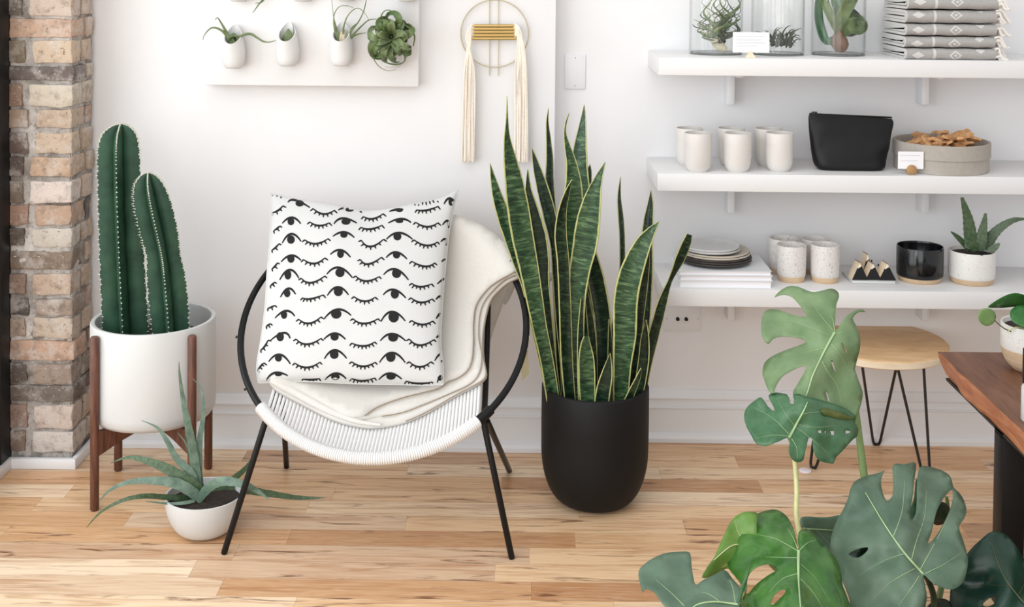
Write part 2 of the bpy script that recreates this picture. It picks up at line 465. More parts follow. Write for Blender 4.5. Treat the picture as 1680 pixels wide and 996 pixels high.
def towel_material():
    M = Mat('grey_woven_towel', rgb(170, 168, 166), 0.95)
    tc = M.n.new('ShaderNodeTexCoord'); sx = M.n.new('ShaderNodeSeparateXYZ'); M.link(tc.outputs['Object'], sx.inputs[0])
    X, Z = sx.outputs[0], sx.outputs[2]
    oi = M.n.new('ShaderNodeObjectInfo'); rnd = oi.outputs['Random']
    base = M.mix(M.noise(tc.outputs['Object'], 300, 2), rgb(150, 149, 147), rgb(186, 184, 182))
    s1 = M.math('LESS_THAN', M.math('ABSOLUTE', M.math('ADD', X, 0.046)), 0.0035)
    zz = M.math('ADD', M.math('SUBTRACT', Z, 0.017), M.math('MULTIPLY', M.math('SUBTRACT', rnd, 0.5), 0.02))
    # diamond chain
    dx = M.math('ABSOLUTE', X); d = M.math('ADD', M.math('MULTIPLY', M.math('ABSOLUTE', M.math('ADD', X, -0.012)), 0.8), M.math('ABSOLUTE', zz))
    s2 = M.math('LESS_THAN', M.math('ABSOLUTE', M.math('SUBTRACT', d, 0.012)), 0.0025)
    s3 = M.math('LESS_THAN', d, 0.004)
    d2 = M.math('ADD', M.math('MULTIPLY', M.math('ABSOLUTE', M.math('ADD', X, 0.092)), 0.55), M.math('ABSOLUTE', zz))
    s4 = M.math('LESS_THAN', d2, 0.010)
    d3 = M.math('ADD', M.math('MULTIPLY', M.math('ABSOLUTE', M.math('ADD', X, -0.082)), 0.6), M.math('ABSOLUTE', M.math('ADD', zz, -0.014)))
    s5 = M.math('LESS_THAN', d3, 0.008)
    s6 = M.math('LESS_THAN', X, -0.124)
    k = M.math('MAXIMUM', M.math('MAXIMUM', M.math('MAXIMUM', s1, s2), M.math('MAXIMUM', s3, s4)), M.math('MAXIMUM', s5, M.math('MULTIPLY', s6, 0.8)))
    M.color(M.mix(M.math('MULTIPLY', k, 0.65), base, rgb(226, 225, 224))); return M.m
m_towel = towel_material()
m_fringe = simple('white_towel_fringe', rgb(232, 229, 224), 0.95)
# ================================================================== THE SETTING
YL, YR = 3.605, 3.695           # back wall left of the step, and right of it
def struct(o, label, cat): return tag(o, label, cat, kind='structure')

b = MB(); b.box(-3.2, 3.4, -3.0, 3.9, -0.08, 0.0); struct(b.build('floor', m_floor, smooth=0), 'pale hickory floorboards running across the room', 'floor')
xe = PY(912, 60, YL).x
b = MB(); b.box(-1.75, xe, YL, YL+0.30, 0, 2.9, bev=0.004, seg=2)
struct(b.build('wall_back', m_wall, smooth=30), 'white wall behind the cactus and the chair', 'wall')
b = MB(); b.box(xe-0.05, 3.0, YR, YR+0.2, 0, 2.9)
struct(b.build('wall_right', m_wall, smooth=30), 'white recessed wall behind the shelves', 'wall')

def base_profile(y):            # baseboard section in (y, z), room side is -y
    return [(y, 0), (y-0.030, 0), (y-0.030, 0.012), (y-0.024, 0.022), (y-0.016, 0.026), (y-0.016, 0.098), (y-0.020, 0.101),
            (y-0.020, 0.104), (y-0.013, 0.107), (y-0.013, 0.126), (y-0.018, 0.129), (y-0.018, 0.133), (y-0.010, 0.142), (y-0.006, 0.153), (y, 0.156)]
def baseboard(name, x0, x1, y, label):
    b = MB(); pr = base_profile(y)
    b.loft([[Vector((x, p[0], p[1])) for p in pr] for x in (x0, x1)])
    struct(b.build(name, m_trim, smooth=25), label, 'baseboard')
baseboard('baseboard_back', -1.268, xe, YL, 'white moulded baseboard under the wall behind the chair')
baseboard('baseboard_right', xe+0.001, 3.0, YR, 'white moulded baseboard under the shelves')

# brick pillar: single bricks set in rough mortar
PX0, PX1, PF = -1.452, -1.270, 3.428
random.seed(11)
b = MB()
b.box(PX0, PX1-0.012, PF+0.012, YL, 0, 2.9)
for i in range(len(b.v)): b.col[i] = rgb(150, 140, 130)
def mortar(o, du, nu, wdir, H):
    # rough mortar smeared between and partly over the bricks
    n0 = len(b.v); nzz = 400; st = H/nzz
    for i in range(nzz+1):
        for j in range(nu+1):
            p = o+du*(j/nu)+Vector((0, 0, st*i))
            h = 0.0065*noise.noise(p*24)+0.004*noise.noise(p*60)+0.002*noise.noise(p*140)-0.0035
            e = min(j, nu-j)
            p = p+wdir*(h if e else -0.004)
            b.v.append(p); g = 0.5+0.5*noise.noise(p*9+Vector((3, 7, 1))); g = max(0, min(1, g*1.5-0.25))
            b.col[len(b.v)-1] = tuple(lin(x+(y-x)*g) for x, y in ((134, 226), (124, 218), (114, 211)))+(1,)
    for i in range(nzz):
        for j in range(nu):
            q = n0+i*(nu+1)+j; b.f.append([q, q+1, q+nu+2, q+nu+1]); b.m.append(0)
mortar(Vector((PX0, PF+0.006, 0)), Vector((PX1-PX0-0.006, 0, 0)), 34, Vector((0, -1, 0)), 2.6)
mortar(Vector((PX1-0.006, PF+0.006, 0)), Vector((0, YL-PF-0.006, 0)), 32, Vector((1, 0, 0)), 2.6)
BRICKS = [rgb(196, 164, 132), rgb(186, 140, 106), rgb(208, 190, 168), rgb(140, 120, 102), rgb(190, 158, 128), rgb(178, 142, 112), rgb(206, 178, 150), rgb(104, 90, 82), rgb(200, 172, 146)]
def rough_brick(x0, x1, y0, y1, z0, z1, tone):
    bm = bmesh.new(); bmesh.ops.create_cube(bm, size=1)
    bmesh.ops.bevel(bm, geom=list(bm.edges), offset=0.055, segments=2, profile=0.6, affect='EDGES')
    bmesh.ops.subdivide_edges(bm, edges=list(bm.edges), cuts=3, use_grid_fill=True)
    for v in bm.verts:
        p = Vector(((x0+x1)/2+v.co.x*(x1-x0), (y0+y1)/2+v.co.y*(y1-y0), (z0+z1)/2+v.co.z*(z1-z0)))
        p += 0.0025*Vector((noise.noise(p*75), noise.noise(p*75+Vector((5, 0, 0))), noise.noise(p*75+Vector((0, 5, 0)))))
        p += 0.0045*Vector((noise.noise(p*28), noise.noise(p*28+Vector((9, 0, 0))), noise.noise(p*28+Vector((0, 9, 0)))))
        v.co = p
    n0 = len(b.v); b.from_bm(bm)
    for i in range(n0, len(b.v)): b.col[i] = tone
T = lambda *c: rgb(*c)
COURSES = [ # (top, bottom) rows of the photo and brick tones: one long brick, or a short and a wide one
 (708, 741, T(140, 110, 88), T(214, 200, 190)), (665, 703, T(152, 116, 96), T(208, 184, 168)), (633, 660, T(112, 97, 84), None), (597, 630, T(92, 76, 66), T(158, 134, 114)),
 (560, 592, T(196, 148, 112), None), (522, 555, T(176, 150, 126), T(198, 174, 150)), (490, 518, T(74, 62, 56), T(156, 130, 110)), (450, 483, T(142, 108, 88), T(192, 160, 132)),
 (413, 443, T(136, 112, 88), None), (375, 405, T(98, 82, 68), T(204, 190, 172)), (337, 370, T(170, 124, 94), T(188, 148, 114)), (297, 333, T(128, 108, 88), T(222, 202, 190)),
 (258, 290, T(92, 72, 64), T(196, 156, 118)), (218, 252, T(104, 78, 68), T(202, 172, 140)), (180, 210, T(166, 134, 104), T(192, 162, 132)), (138, 175, T(150, 110, 82), T(206, 190, 166)),
 (109, 132, T(102, 86, 80), None), (67, 103, T(130, 112, 84), T(208, 178, 144)), (31, 62, T(204, 158, 122), None), (-6, 26, T(110, 96, 84), T(206, 180, 158))]
def course_row(k, z0, z1, ta, tb):
    d = lambda: random.uniform(-0.004, 0.004)
    side = 0.070 if k % 2 else 0.105
    dark = lambda c: (c[0]*0.82, c[1]*0.80, c[2]*0.76, 1)
    if tb is None: rough_brick(PX0-0.004, PX1-0.001+d(), PF+d(), PF+side, z0, z1, ta)
    else:
        xm = PX0+random.uniform(0.045, 0.062)
        rough_brick(PX0-0.004, xm-0.009, PF+d()+0.002, PF+0.10, z0, z1, ta)
        rough_brick(xm+0.013, PX1-0.001+d(), PF+d(), PF+side, z0, z1, tb)
    rough_brick(PX1-0.09, PX1-0.001+d(), PF+side+0.012, YL-0.012+random.uniform(-0.01, 0.008), z0, z1, random.choice(BRICKS))
for k, (yt, yb_, ta, tb) in enumerate(COURSES):
    course_row(k, PY(60, yb_, PF).z, PY(60, yt, PF).z, ta, tb)
z0 = PY(60, -10, PF).z; k = 0
while z0 < 2.8:
    course_row(k, z0, z0+0.054, random.choice(BRICKS), random.choice(BRICKS+[None])); z0 += 0.0655; k += 1
struct(b.build('brick_pillar', m_brick, smooth=60), 'old whitewashed brick pillar at the left edge', 'pillar')
b = MB(); b.box(PX0-0.002, PX1+0.012, PF-0.014, PF+0.004, 0, 0.030, bev=0.003); b.box(PX1-0.004, PX1+0.012, PF, YL, 0, 0.030, bev=0.003)
struct(b.build('baseboard_pillar', m_trim, smooth=30), 'white trim strip around the foot of the brick pillar', 'baseboard')

# shop window on the left: black frame, glass panes, white trim at the floor
wx = PX0
win = thing('window_1', 'tall black framed shop window beside the brick pillar', 'window', (wx-0.03, 1.5, 0)); win['kind'] = 'structure'
b = MB()
b.box(wx-0.05, wx+0.002, PF-0.02, YL+0.05, 0.0, 2.9)
for y in (PF-0.035, 2.3, 1.2, 0.1, -1.0, -2.1): b.box(wx-0.05, wx+0.004, y-0.03, y+0.03, 0.03, 2.9, bev=0.003)
for z in (0.06, 2.6): b.box(wx-0.045, wx, -2.1, PF-0.03, z-0.03, z+0.03, bev=0.003)
b.build('window_frame', m_black, win, smooth=30)
b = MB(); b.box(wx-0.026, wx-0.022, -2.1, PF-0.06, 0.08, 2.58); b.build('window_pane', m_pane, win, smooth=0)
b = MB(); b.box(wx-0.05, wx+0.012, -2.1, PF-0.004, 0, 0.032, bev=0.003)
struct(b.build('baseboard_left', m_trim, smooth=30), 'white trim strip under the black shop window', 'baseboard')

# wall plates
def plate(name, label, x0, y0, x1, y1, parts):
    Y = YR-0.003
    p0, p1 = PY(x0, y1, Y), PY(x1, y0, Y)
    t = thing(name, label, 'wall plate', ((p0.x+p1.x)/2, YR, (p0.z+p1.z)/2))
    b = MB(); b.box(p0.x, p1.x, YR-0.006, YR, p0.z, p1.z, bev=0.0025); b.build('cover', m_trim, t, smooth=40)
    for fx, fz in parts[0]:
        b = MB(); c = Vector((p0.x+(p1.x-p0.x)*fx, YR-0.0065, p0.z+(p1.z-p0.z)*fz)); b.ball(c, 0.0022, 8, sc=(1, 0.5, 1))
        b.build('screw', m_wire, t)
    return t, p0, p1
t, p0, p1 = plate('power_outlet', 'white wall outlet plate with two dark sockets below the lowest shelf', 1089, 502, 1150, 543, ([(0.08, 0.5), (0.92, 0.5)],))
for fx in (0.37, 0.60):
    b = MB(); c = Vector((p0.x+(p1.x-p0.x)*fx, YR-0.0072, p0.z+(p1.z-p0.z)*0.49))
    b.tube([c+Vector((0, 0.002, 0)), c-Vector((0, 0.003, 0))], [0.006, 0.0055], 12)
    b.box(c.x-0.004, c.x+0.0045, c.y-0.005, c.y, c.z-0.0045, c.z+0.002, bev=0.0006)
    b.build('socket', m_black, t)
plate('blank_wall_plate', 'blank white switch plate on the wall left of the top shelf', 926, 89, 961, 146, ([(0.5, 0.9), (0.5, 0.1)],))

# ================================================================== WALL SHELVES
SF = 3.40                       # front of the shelves
ZT = [PY(1380, 97.2, SF).z, PY(1380, 287.6, SF).z, PY(1380, 476.8, SF).z]
TH = 0.0495
XL = [PY(1081, 95, SF).x, PY(1078.5, 286, SF).x, PY(1088, 474, SF).x]
for i, nm in enumerate(('topmost of three, holding glass jars and towels', 'middle of three, holding white tumblers and a black pouch', 'lowest of three, holding plates and speckled cups')):
    zt = ZT[i]
    t = thing('wall_shelf', 'thick white wall shelf, '+nm, 'shelf', (XL[i], YR, zt-TH), 'white wall shelves')
    b = MB(); b.box(XL[i], 2.3, SF, YR, zt-TH, zt, bev=0.002); b.build('board', m_shelf, t, smooth=30)
    drop = [172, 349, 525][i]
    for px in (1198.5, 1516.5, 1835):
        c = PY(px, drop, YR-0.05); cx = c.x
        b = MB()
        b.box(cx-0.011, cx+0.011, YR-0.062, YR, c.z, zt-TH, bev=0.004)
        b.box(cx-0.011, cx+0.011, YR-0.20, YR-0.05, zt-TH-0.014, zt-TH, bev=0.003)
        b.build('bracket', m_trim, t, smooth=40)

# ================================================================== PLANTER BOARD AND AIR PLANTS
BY = YL-0.06
q0, q1 = PY(336, 139.5, BY), PY(687, 60, BY)
t = thing('planter_board', 'white square wall panel carrying rows of little planters', 'wall panel', ((q0.x+q1.x)/2, YL, q0.z))
b = MB(); b.box(q0.x, q1.x, BY, YL, q0.z, q0.z+0.62, bev=0.003); b.build('panel', m_shelf, t, smooth=30)
b = MB(); b.box(q0.x+0.02, q1.x-0.02, YL-0.004, YL, q0.z+0.02, q0.z+0.60); b.build('backing_frame', m_trim, t, smooth=0)

def pod_mesh(w=0.034, h=0.105):
    """egg-shaped wall cup, opening slanted: high at the wall, low at the front"""
    b = MB(); prof = []
    out = [(0.0, 0), (0.62, 0.0), (0.80, 0.06), (0.93, 0.20), (1.0, 0.42), (0.96, 0.62), (0.86, 0.80), (0.76, 0.93), (0.72, 1.0)]
    inn = [(0.64, 1.0), (0.68, 0.90), (0.78, 0.75), (0.85, 0.5), (0.7, 0.2), (0.0, 0.12)]
    def fn(p, a, r, z):
        k = max(0, (z/h-0.45)/0.55)
        s = math.sin(a)                               # +y = wall side
        dz = k*(0.20*s+(0.10*max(0, s)**4) - 0.10)*h
        return Vector((p.x, p.y-0.018*k*(0.5-0.5*s), p.z+dz))
    b.lathe([(r*w, z*h) for r, z in out+inn], 36, (0, 0, 0), 0, fn)
    return b
pod0 = None
PODS = [(383, 112, 'white ceramic wall pod with a curling three-armed air plant'), (471.5, 108, 'white ceramic wall pod with one pale leaf, between the curly and the wispy plant'),
        (560, 108, 'white ceramic wall pod with a wispy thin-leaved air plant'), (644, 110, 'white ceramic wall pod hidden behind the round curly air plant'),
        (392, 2.5, 'white ceramic pod above the curling three-armed air plant'), (497, 2.5, 'white ceramic pod above the pod with one pale leaf'),
        (569, 2.0, 'white ceramic pod above the wispy air plant'), (668, 2.5, 'white ceramic pod above the round curly air plant')]
POD = []
for i, (px, py, lab) in enumerate(PODS):
    c = PY(px, py, BY-0.036)
    loc = Vector((c.x, BY-0.0355, c.z))
    if pod0 is None:
        pod0 = pod_mesh().build('wall_pod', m_matteceramic, loc=(0, 0, 0), smooth=50); pod0.location = loc
        tag(pod0, lab, 'planter', 'white ceramic wall pods'); o = pod0
    else:
        o = pod0.copy(); COL.objects.link(o); o.location = loc; o['label'] = lab
    POD.append(loc)

def px_tube(b, pts, Y, mat=0, n=16, seg=6, flat=1.0):
    """pts: (px, py, radius_px[, dY]) -> tapering tube at depth Y"""
    P = catmull([(p[0], p[1], p[2], p[3] if len(p) > 3 else 0.0) for p in pts], n)
    b.tube([PY(p[0], p[1], Y+p[3]) for p in P], [max(0.15, p[2])*mpp(Y) for p in P], seg, mat, flat)
YP = BY-0.045
t = thing('air_plant', 'air plant with three long curling arms in the leftmost wall pod', 'air plant', POD[0]+Vector((0, -0.01, 0.06)), 'air plants on the panel')
for pts in ([(376, 64, 3), (370, 56, 2.6), (362, 49, 2), (350, 45, 1.6), (341, 50, 1.2), (334, 60, 0.8), (333, 66, .5)],
            [(377, 64, 3), (371, 52, 2.4), (363, 38, 1.6), (357, 29, 1), (353, 33, .5)],
            [(389, 64, 3), (400, 57, 2.6), (412, 56, 2.2), (422, 62, 1.8), (432, 68, 1.5), (443, 69, 1), (453, 66, .5)],
            [(384, 70, 3), (380, 62, 4), (384, 57, 3.4), (388, 60, 2)], [(380, 72, 3), (376, 66, 3.4), (378, 60, 2.4)], [(386, 72, 3.5), (391, 67, 3.2), (389, 60, 2)]):
    b = MB(); px_tube(b, [(x, y, r, -0.012 if i > 1 else 0) for i, (x, y, r) in enumerate(pts)], YP, seg=6); b.build('leaf', m_air, t)
b = MB(); px_tube(b, [(383, 75, 5), (383, 68, 6), (383, 60, 4), (383, 55, 2)], YP+0.008); b.build('heart', m_air_dark, t)
t = thing('air_plant', 'single grey-green pointed leaf in the second wall pod', 'air plant', POD[1]+Vector((0, -0.01, 0.06)), 'air plants on the panel')
b = MB(); px_tube(b, [(472, 74, 9), (472, 66, 10), (473, 58, 8), (473, 50, 3), (473, 47, 1)], YP+0.012, flat=0.4); b.build('leaf', m_air, t)
b = MB(); px_tube(b, [(482, 62, 1.5), (482, 50, .8), (480, 38, .4)], YP+0.012); b.build('tendril', m_air, t)
t = thing('air_plant', 'wispy air plant with thread-thin leaves in the third wall pod', 'air plant', POD[2]+Vector((0, -0.01, 0.06)), 'air plants on the panel')
for pts in ([(554, 66, 3), (550, 50, 2), (547.5, 36, 1.2), (549, 22, .8), (557, 11, .7), (569, 9.5, .6), (580, 13, .4)],
            [(563, 62, 2.5), (564, 44, 1.5), (570, 27, 1), (580, 16, .8), (590, 14, .6), (600, 24, .5), (606, 34, .3)],
            [(570, 62, 2.5), (578, 48, 1.6), (588, 36, 1.2), (596, 20, 1), (600, 5, .8), (602, -8, .6)],
            [(571, 64, 2.5), (582, 54, 1.6), (594, 42, 1.3), (605, 33, 1), (618, 31, .5)], [(571, 66, 2.5), (582, 58, 1.6), (592, 55, 1), (601, 54, .5)],
            [(572, 62, 2), (576, 48, 1.4), (584, 39, .7)], [(556, 62, 2), (552, 46, 1.4), (547, 25, .6), (544, -4, .4)]):
    b = MB(); px_tube(b, pts, YP+0.004, n=22, seg=5); b.build('leaf', m_air, t)
b = MB(); px_tube(b, [(562, 72, 8), (562, 62, 8), (563, 52, 4), (563, 47, 1)], YP+0.01); b.build('heart', m_air_white, t)
# big curly rosette
t = thing('air_plant', 'large round air plant with broad curling leaves at the right of the panel', 'air plant', POD[3]+Vector((0, -0.02, 0.06)), 'air plants on the panel')
random.seed(5)
def ribbon3(b, pts, widths, normal, mat=0, cup=0.25):
    n = len(pts); rows = []
    for i in range(n):
        tg = (pts[min(i+1, n-1)]-pts[max(i-1, 0)]).normalized()
        w = tg.cross(normal).normalized(); nn = w.cross(tg)
        rows.append([pts[i]+w*widths[i]*u+nn*widths[i]*cup*(u*u-0.5) for u in (-1, -0.5, 0, 0.5, 1)])
    b.loft(rows, mat, False, False, closed=False)
ccx, ccy = 642, 60
for i in range(30):
    a = i*2.39996+random.uniform(-0.2, 0.2); L = 30+random.uniform(-6, 8) if i < 20 else 22
    curl = random.choice((-1, 1))*random.uniform(0.3, 1.4); b = MB(); pts = []; wd = []
    droop = random.uniform(2, 12); out = random.uniform(0.03, 0.06)
    for j in range(15):
        s = j/14; rr = L*math.sin(min(1, s*1.15)*PI*0.62)/0.93*(1 if s < .8 else 1-(s-.8)*1.4)
        aa = a+curl*s*s
        x = ccx+rr*math.cos(aa); y = ccy+rr*math.sin(aa)*1.05+droop*s*s
        pts.append(PY(x, y, YP-0.012-out*math.sin(PI*min(1, s*1.1))+0.03*s*s*(i < 20)))
        wd.append((7.0*(1-s)**0.65+0.5)*mpp(YP))
    ribbon3(b, pts, wd, Vector((0, -1, 0.15)), cup=0.5); b.build('leaf', m_air if i % 3 else m_air_green, t, solid=0.0008)
for pts in ([(632, 42, 4), (626, 34, 3), (626, 24, 2.5), (633, 17, 2), (642, 18, 2), (648, 28, 2.4), (654, 34, 2.6), (668, 44, 3), (680, 58, 3), (678, 76, 2)],
            [(625, 70, 4), (614, 84, 2), (613, 96, 1.5), (622, 109, 1.2), (636, 116, 1), (650, 114, .6)],
            [(612, 70, 2), (604, 62, 2), (607, 52, 2), (618, 46, 3)], [(655, 80, 3), (664, 92, 3), (662, 102, 2.5), (648, 106, 2.5), (630, 101, 2.5), (618, 88, 2)],
            [(660, 66, 4), (672, 78, 3), (674, 86, 2), (664, 96, 1.5)]):
    b = MB(); px_tube(b, pts, YP-0.02, n=28, flat=0.5); b.build('leaf', m_air, t)
# strands hanging down from the pod above
t = thing('air_plant', 'grey strands hanging down into view from the planter row above', 'air plant', POD[4]+Vector((0.03, -0.01, 0.07)), 'air plants on the panel')
for pts in ([(398, -40, 2.5), (412, -34, 2.2), (428, -14, 1.8), (431, -2, 1.6), (424, 8, 1.2), (417, 18, .7), (414, 21, .4)], [(398, -40, 2.5), (420, -30, 2), (434, -8, 1.6), (430, 3, 1.2), (421, 5, .6), (419, 6, .4)]):
    b = MB(); px_tube(b, pts, YP, n=24, seg=5); b.build('leaf', m_air, t)

# ================================================================== WALL HANGING
HY = YL-0.012
hc = PY(811.5, 55, HY)
t = thing('wall_hanging', 'brass ring wall hanging with two long cream cord tassels', 'wall hanging', hc)
R = 55.5*mpp(HY)
b = MB(); b.tube([hc+Vector((R*math.sin(2*PI*i/64), 0, R*math.cos(2*PI*i/64))) for i in range(65)], 0.0019, 8); b.build('ring', m_wire, t)
for px in (803, 817.5):
    p, q = PY(px, -30, HY+0.004), PY(px, 124, HY+0.004)
    b = MB(); b.tube([p, q], 0.0015, 8); b.build('hanging_wire', m_wire, t)
for k in range(5):
    y = 42.3+k*5.2
    p, q = PY(773, y, HY-0.012), PY(847, y, HY-0.012)
    b = MB(); b.tube([p, q], 0.0043, 12); b.build('brass_tube', m_brass, t)
random.seed(3)
for side in (0, 1):
    b = MB()
    for k in range(46):
        f = random.random(); g = random.random()
        if side == 0:
            x0 = 775-3*f; path = [(778-2*g, 42+22*g*0.9, -0.012), (x0-1, 40+18*g, -0.018), (769-6*f+4*g, 62+8*g, -0.022), (762+16*f, 110, -0.012-0.016*g), (760+19*f, 180, -0.008-0.018*g), (758+20*f, 266-4*g*random.random(), -0.006-0.02*g)]
        else:
            path = [(843+2*g, 42+22*g*0.9, -0.012), (847+2*f, 40+18*g, -0.018), (850+8*f, 62+8*g, -0.022), (846+19*f, 110, -0.012-0.016*g), (845+21*f, 180, -0.008-0.018*g), (844+22*f, 267-4*g*random.random(), -0.006-0.02*g)]
        P = catmull(path, 16)
        b.tube([PY(p[0]+0.8*math.sin(j*0.7+k), p[1], HY+p[2]) for j, p in enumerate(P)], 0.0019, 5)
    b.build('tassel', m_cotton, t)
# ================================================================== CACTUS, POT AND STAND
lc = [PZ(153, 838, 0), PZ(188, 772, 0), PZ(339, 768, 0)]
pc = (lc[0]+lc[2])/2; pc = Vector((pc.x+0.004, pc.y, 0))
half = (lc[0]-lc[2]).length/2
ang0 = math.atan2(lc[0].y-pc.y, lc[0].x-pc.x)
zr = PZ(243, 520, 0.48).z
Yc = pc.y
zr = PY(243, 520, Yc).z; PRAD = 101.0*mpp(Yc)-0.001
half = PRAD+0.0125
zb = PY(243, 717, Yc-PRAD).z
t = thing('plant_stand', 'walnut stand with four legs holding the white cactus pot', 'plant stand', (pc.x, pc.y, 0))
ltop = PY(152, 553, lc[0].y).z
for k in range(4):
    a = ang0+k*PI/2; p = Vector((pc.x+half*math.cos(a), pc.y+half*math.sin(a), 0))
    b = MB(); b.lathe([(0, 0), (0.009, 0), (0.0115, 0.004), (0.0115, ltop-0.004), (0.009, ltop), (0, ltop)], 20, p); b.build('leg', m_walnut, t, smooth=50)
for k in range(2):
    a = ang0+k*PI/2; d = Vector((math.cos(a), math.sin(a), 0)); n = Vector((-d.y, d.x, 0)); b = MB(); rings = []
    lift = 0.0 if k == 0 else 0.0
    for s in (-1, -0.6, 0, 0.6, 1):
        hgt = 0.018+0.045*abs(s)**1.3
        c = Vector((pc.x, pc.y, zb-0.0015))+d*(half-0.006)*s
        w = 0.009 if k == 0 else 0.0088
        rings.append([c+n*w, c-n*w, c-n*w-Vector((0, 0, hgt)), c+n*w-Vector((0, 0, hgt))])
    b.loft(rings); b.build('cross_brace', m_walnut, t, smooth=20)
t = thing('potted_cactus', 'tall two-stemmed green cactus in a white cylinder pot', 'cactus', (pc.x, pc.y, zb))
h = zr-zb; R = PRAD
b = MB(); b.lathe([(0, 0), (R*0.80, 0), (R*0.93, 0.004), (R*0.985, 0.016), (R, 0.035), (R, h-0.006), (R-0.002, h-0.001), (R-0.006, h), (R-0.012, h-0.002), (R-0.014, h-0.008), (R-0.014, 0.03), (0, 0.03)], 72, (pc.x, pc.y, zb))
b.build('pot', m_ceramic, t, smooth=50)
b = MB(); b.lathe([(0, h-0.075), (R-0.0145, h-0.075), (R-0.0145, h-0.065), (R*0.5, h-0.058), (0, h-0.056)], 48, (pc.x, pc.y, zb)); b.build('soil', m_soil, t)
def cactus_stem(path, Y, ribs, phase, sp_name='spines'):
    """path: (px, py, radius_px) from base to tip"""
    P = catmull(path, 70); b = MB(); rings = []; S = []
    seg = ribs*8
    for i, (px, py, r) in enumerate(P):
        c = PY(px, py, Y); rr = max(r, 0.3)*mpp(Y); ring = []
        wob = 1+0.03*math.sin(i*1.9)
        for j in range(seg):
            a = 2*PI*j/seg; q = ((a*ribs/(2*PI)) % 1.0); dd = abs(q-0.5)*2       # 1 at ridge, 0 in valley
            k = (0.28+0.72*dd**1.1)*(wob if dd > 0.8 else 1)
            ring.append(c+Vector((math.cos(a+phase), math.sin(a+phase), 0))*rr*k)
        rings.append(ring)
        for k in range(ribs):
            a = 2*PI*k/ribs+phase
            S.append((c+Vector((math.cos(a), math.sin(a), 0))*rr*wob, Vector((math.cos(a), math.sin(a), 0.1))))
    b.loft(rings); st = b.build('stem', m_cactus, t, smooth=60)
    b = MB()
    for p, d in S:
        b.ball(p-d*0.001, 0.0021, 6)
        for q in range(2):
            e = (d+Vector((random.uniform(-.6, .6), random.uniform(-.6, .6), random.uniform(-.5, .5)))).normalized()
            b.tube([p, p+e*0.0055], [0.0007, 0.0002], 3)
    b.build('spines', m_spine, st)
zs = zb+h-0.062
cactus_stem([(209, 560, 38), (205, 480, 38), (201, 400, 37), (198, 320, 36), (196.5, 250, 35), (197, 222, 30), (198, 208, 17), (198, 203, 2)], Yc-0.005, 5, math.radians(-81))
cactus_stem([(282, 560, 30), (278, 500, 33), (273, 446, 32), (269, 416, 29), (262, 380, 32), (252, 335, 32), (246, 305, 26), (244, 289, 15), (243, 283, 2)], Yc-0.03, 5, math.radians(-80))

# ================================================================== ALOE IN A WHITE BOWL
fb = PZ(328, 886, 0); bc = Vector((fb.x, fb.y+0.045, 0)); BR = 64.5*mpp(bc.y)
hz = PY(328, 809, bc.y).z
t = thing('potted_aloe', 'spreading aloe in a round white bowl on the floor', 'aloe plant', bc)
b = MB(); pr = [(0, 0), (0.045, 0), (0.052, 0.003)]
for i in range(1, 13):
    a = i/12*PI/2; pr.append((BR*(0.53+0.47*math.sin(a)**0.9), 0.003+(hz-0.003)*(1-math.cos(a))**0.80))
pr += [(BR-0.002, hz+0.001), (BR-0.005, hz), (BR-0.006, hz-0.006), (BR*0.9, hz*0.5), (BR*0.5, 0.02), (0, 0.015)]
b.lathe(pr, 64, bc); b.build('bowl', m_ceramic, t, smooth=50)
zsoil = hz-0.018
b = MB(); b.lathe([(0, zsoil-0.02), (BR*0.90, zsoil-0.02), (BR-0.008, zsoil-0.002), (BR*0.6, zsoil+0.006), (0, zsoil+0.012)], 40, bc)
b.build('soil', m_soil, t)
def aloe_leaf(name, pts, mat, parent, sc=1/3.112, ox=130, oy=580, wsc=0.5, n=22, flat=0.42):
    """pts: (zoom x, zoom y, full width, Y) from base to tip: a fleshy, hollow-backed leaf with toothed margins"""
    P = catmull(pts, n); b = MB(); rings = []
    for i, p in enumerate(P):
        c = PY(ox+p[0]*sc, oy+p[1]*sc, p[3]); q = P[min(i+1, n-1)]; o = P[max(i-1, 0)]
        tg = (PY(ox+q[0]*sc, oy+q[1]*sc, q[3])-PY(ox+o[0]*sc, oy+o[1]*sc, o[3])).normalized()
        view = (c-CAM).normalized()
        w = tg.cross(view); w = w.normalized() if w.length > 1e-5 else Vector((1, 0, 0))
        if (i == 0 and w.z < 0) or (i and w.dot(pw) < 0): w = -w
        pw = w
        nn = tg.cross(w).normalized()
        if nn.dot(view) > 0: nn = -nn
        r = max(0.4, p[2]*sc*wsc)*mpp(p[3]); tooth = 1+(0.10 if i % 2 else 0)*(i < n-3)
        rings.append([c+w*r*tooth, c+w*r*0.55+nn*r*flat*0.15, c+nn*r*flat*0.02, c-w*r*0.55+nn*r*flat*0.15, c-w*r*tooth, c-w*r*0.6-nn*r*flat*1.0, c-nn*r*flat*1.35, c+w*r*0.6-nn*r*flat*1.0])
    b.loft(rings); return b.build(name, mat, parent, smooth=70)
y0 = bc.y
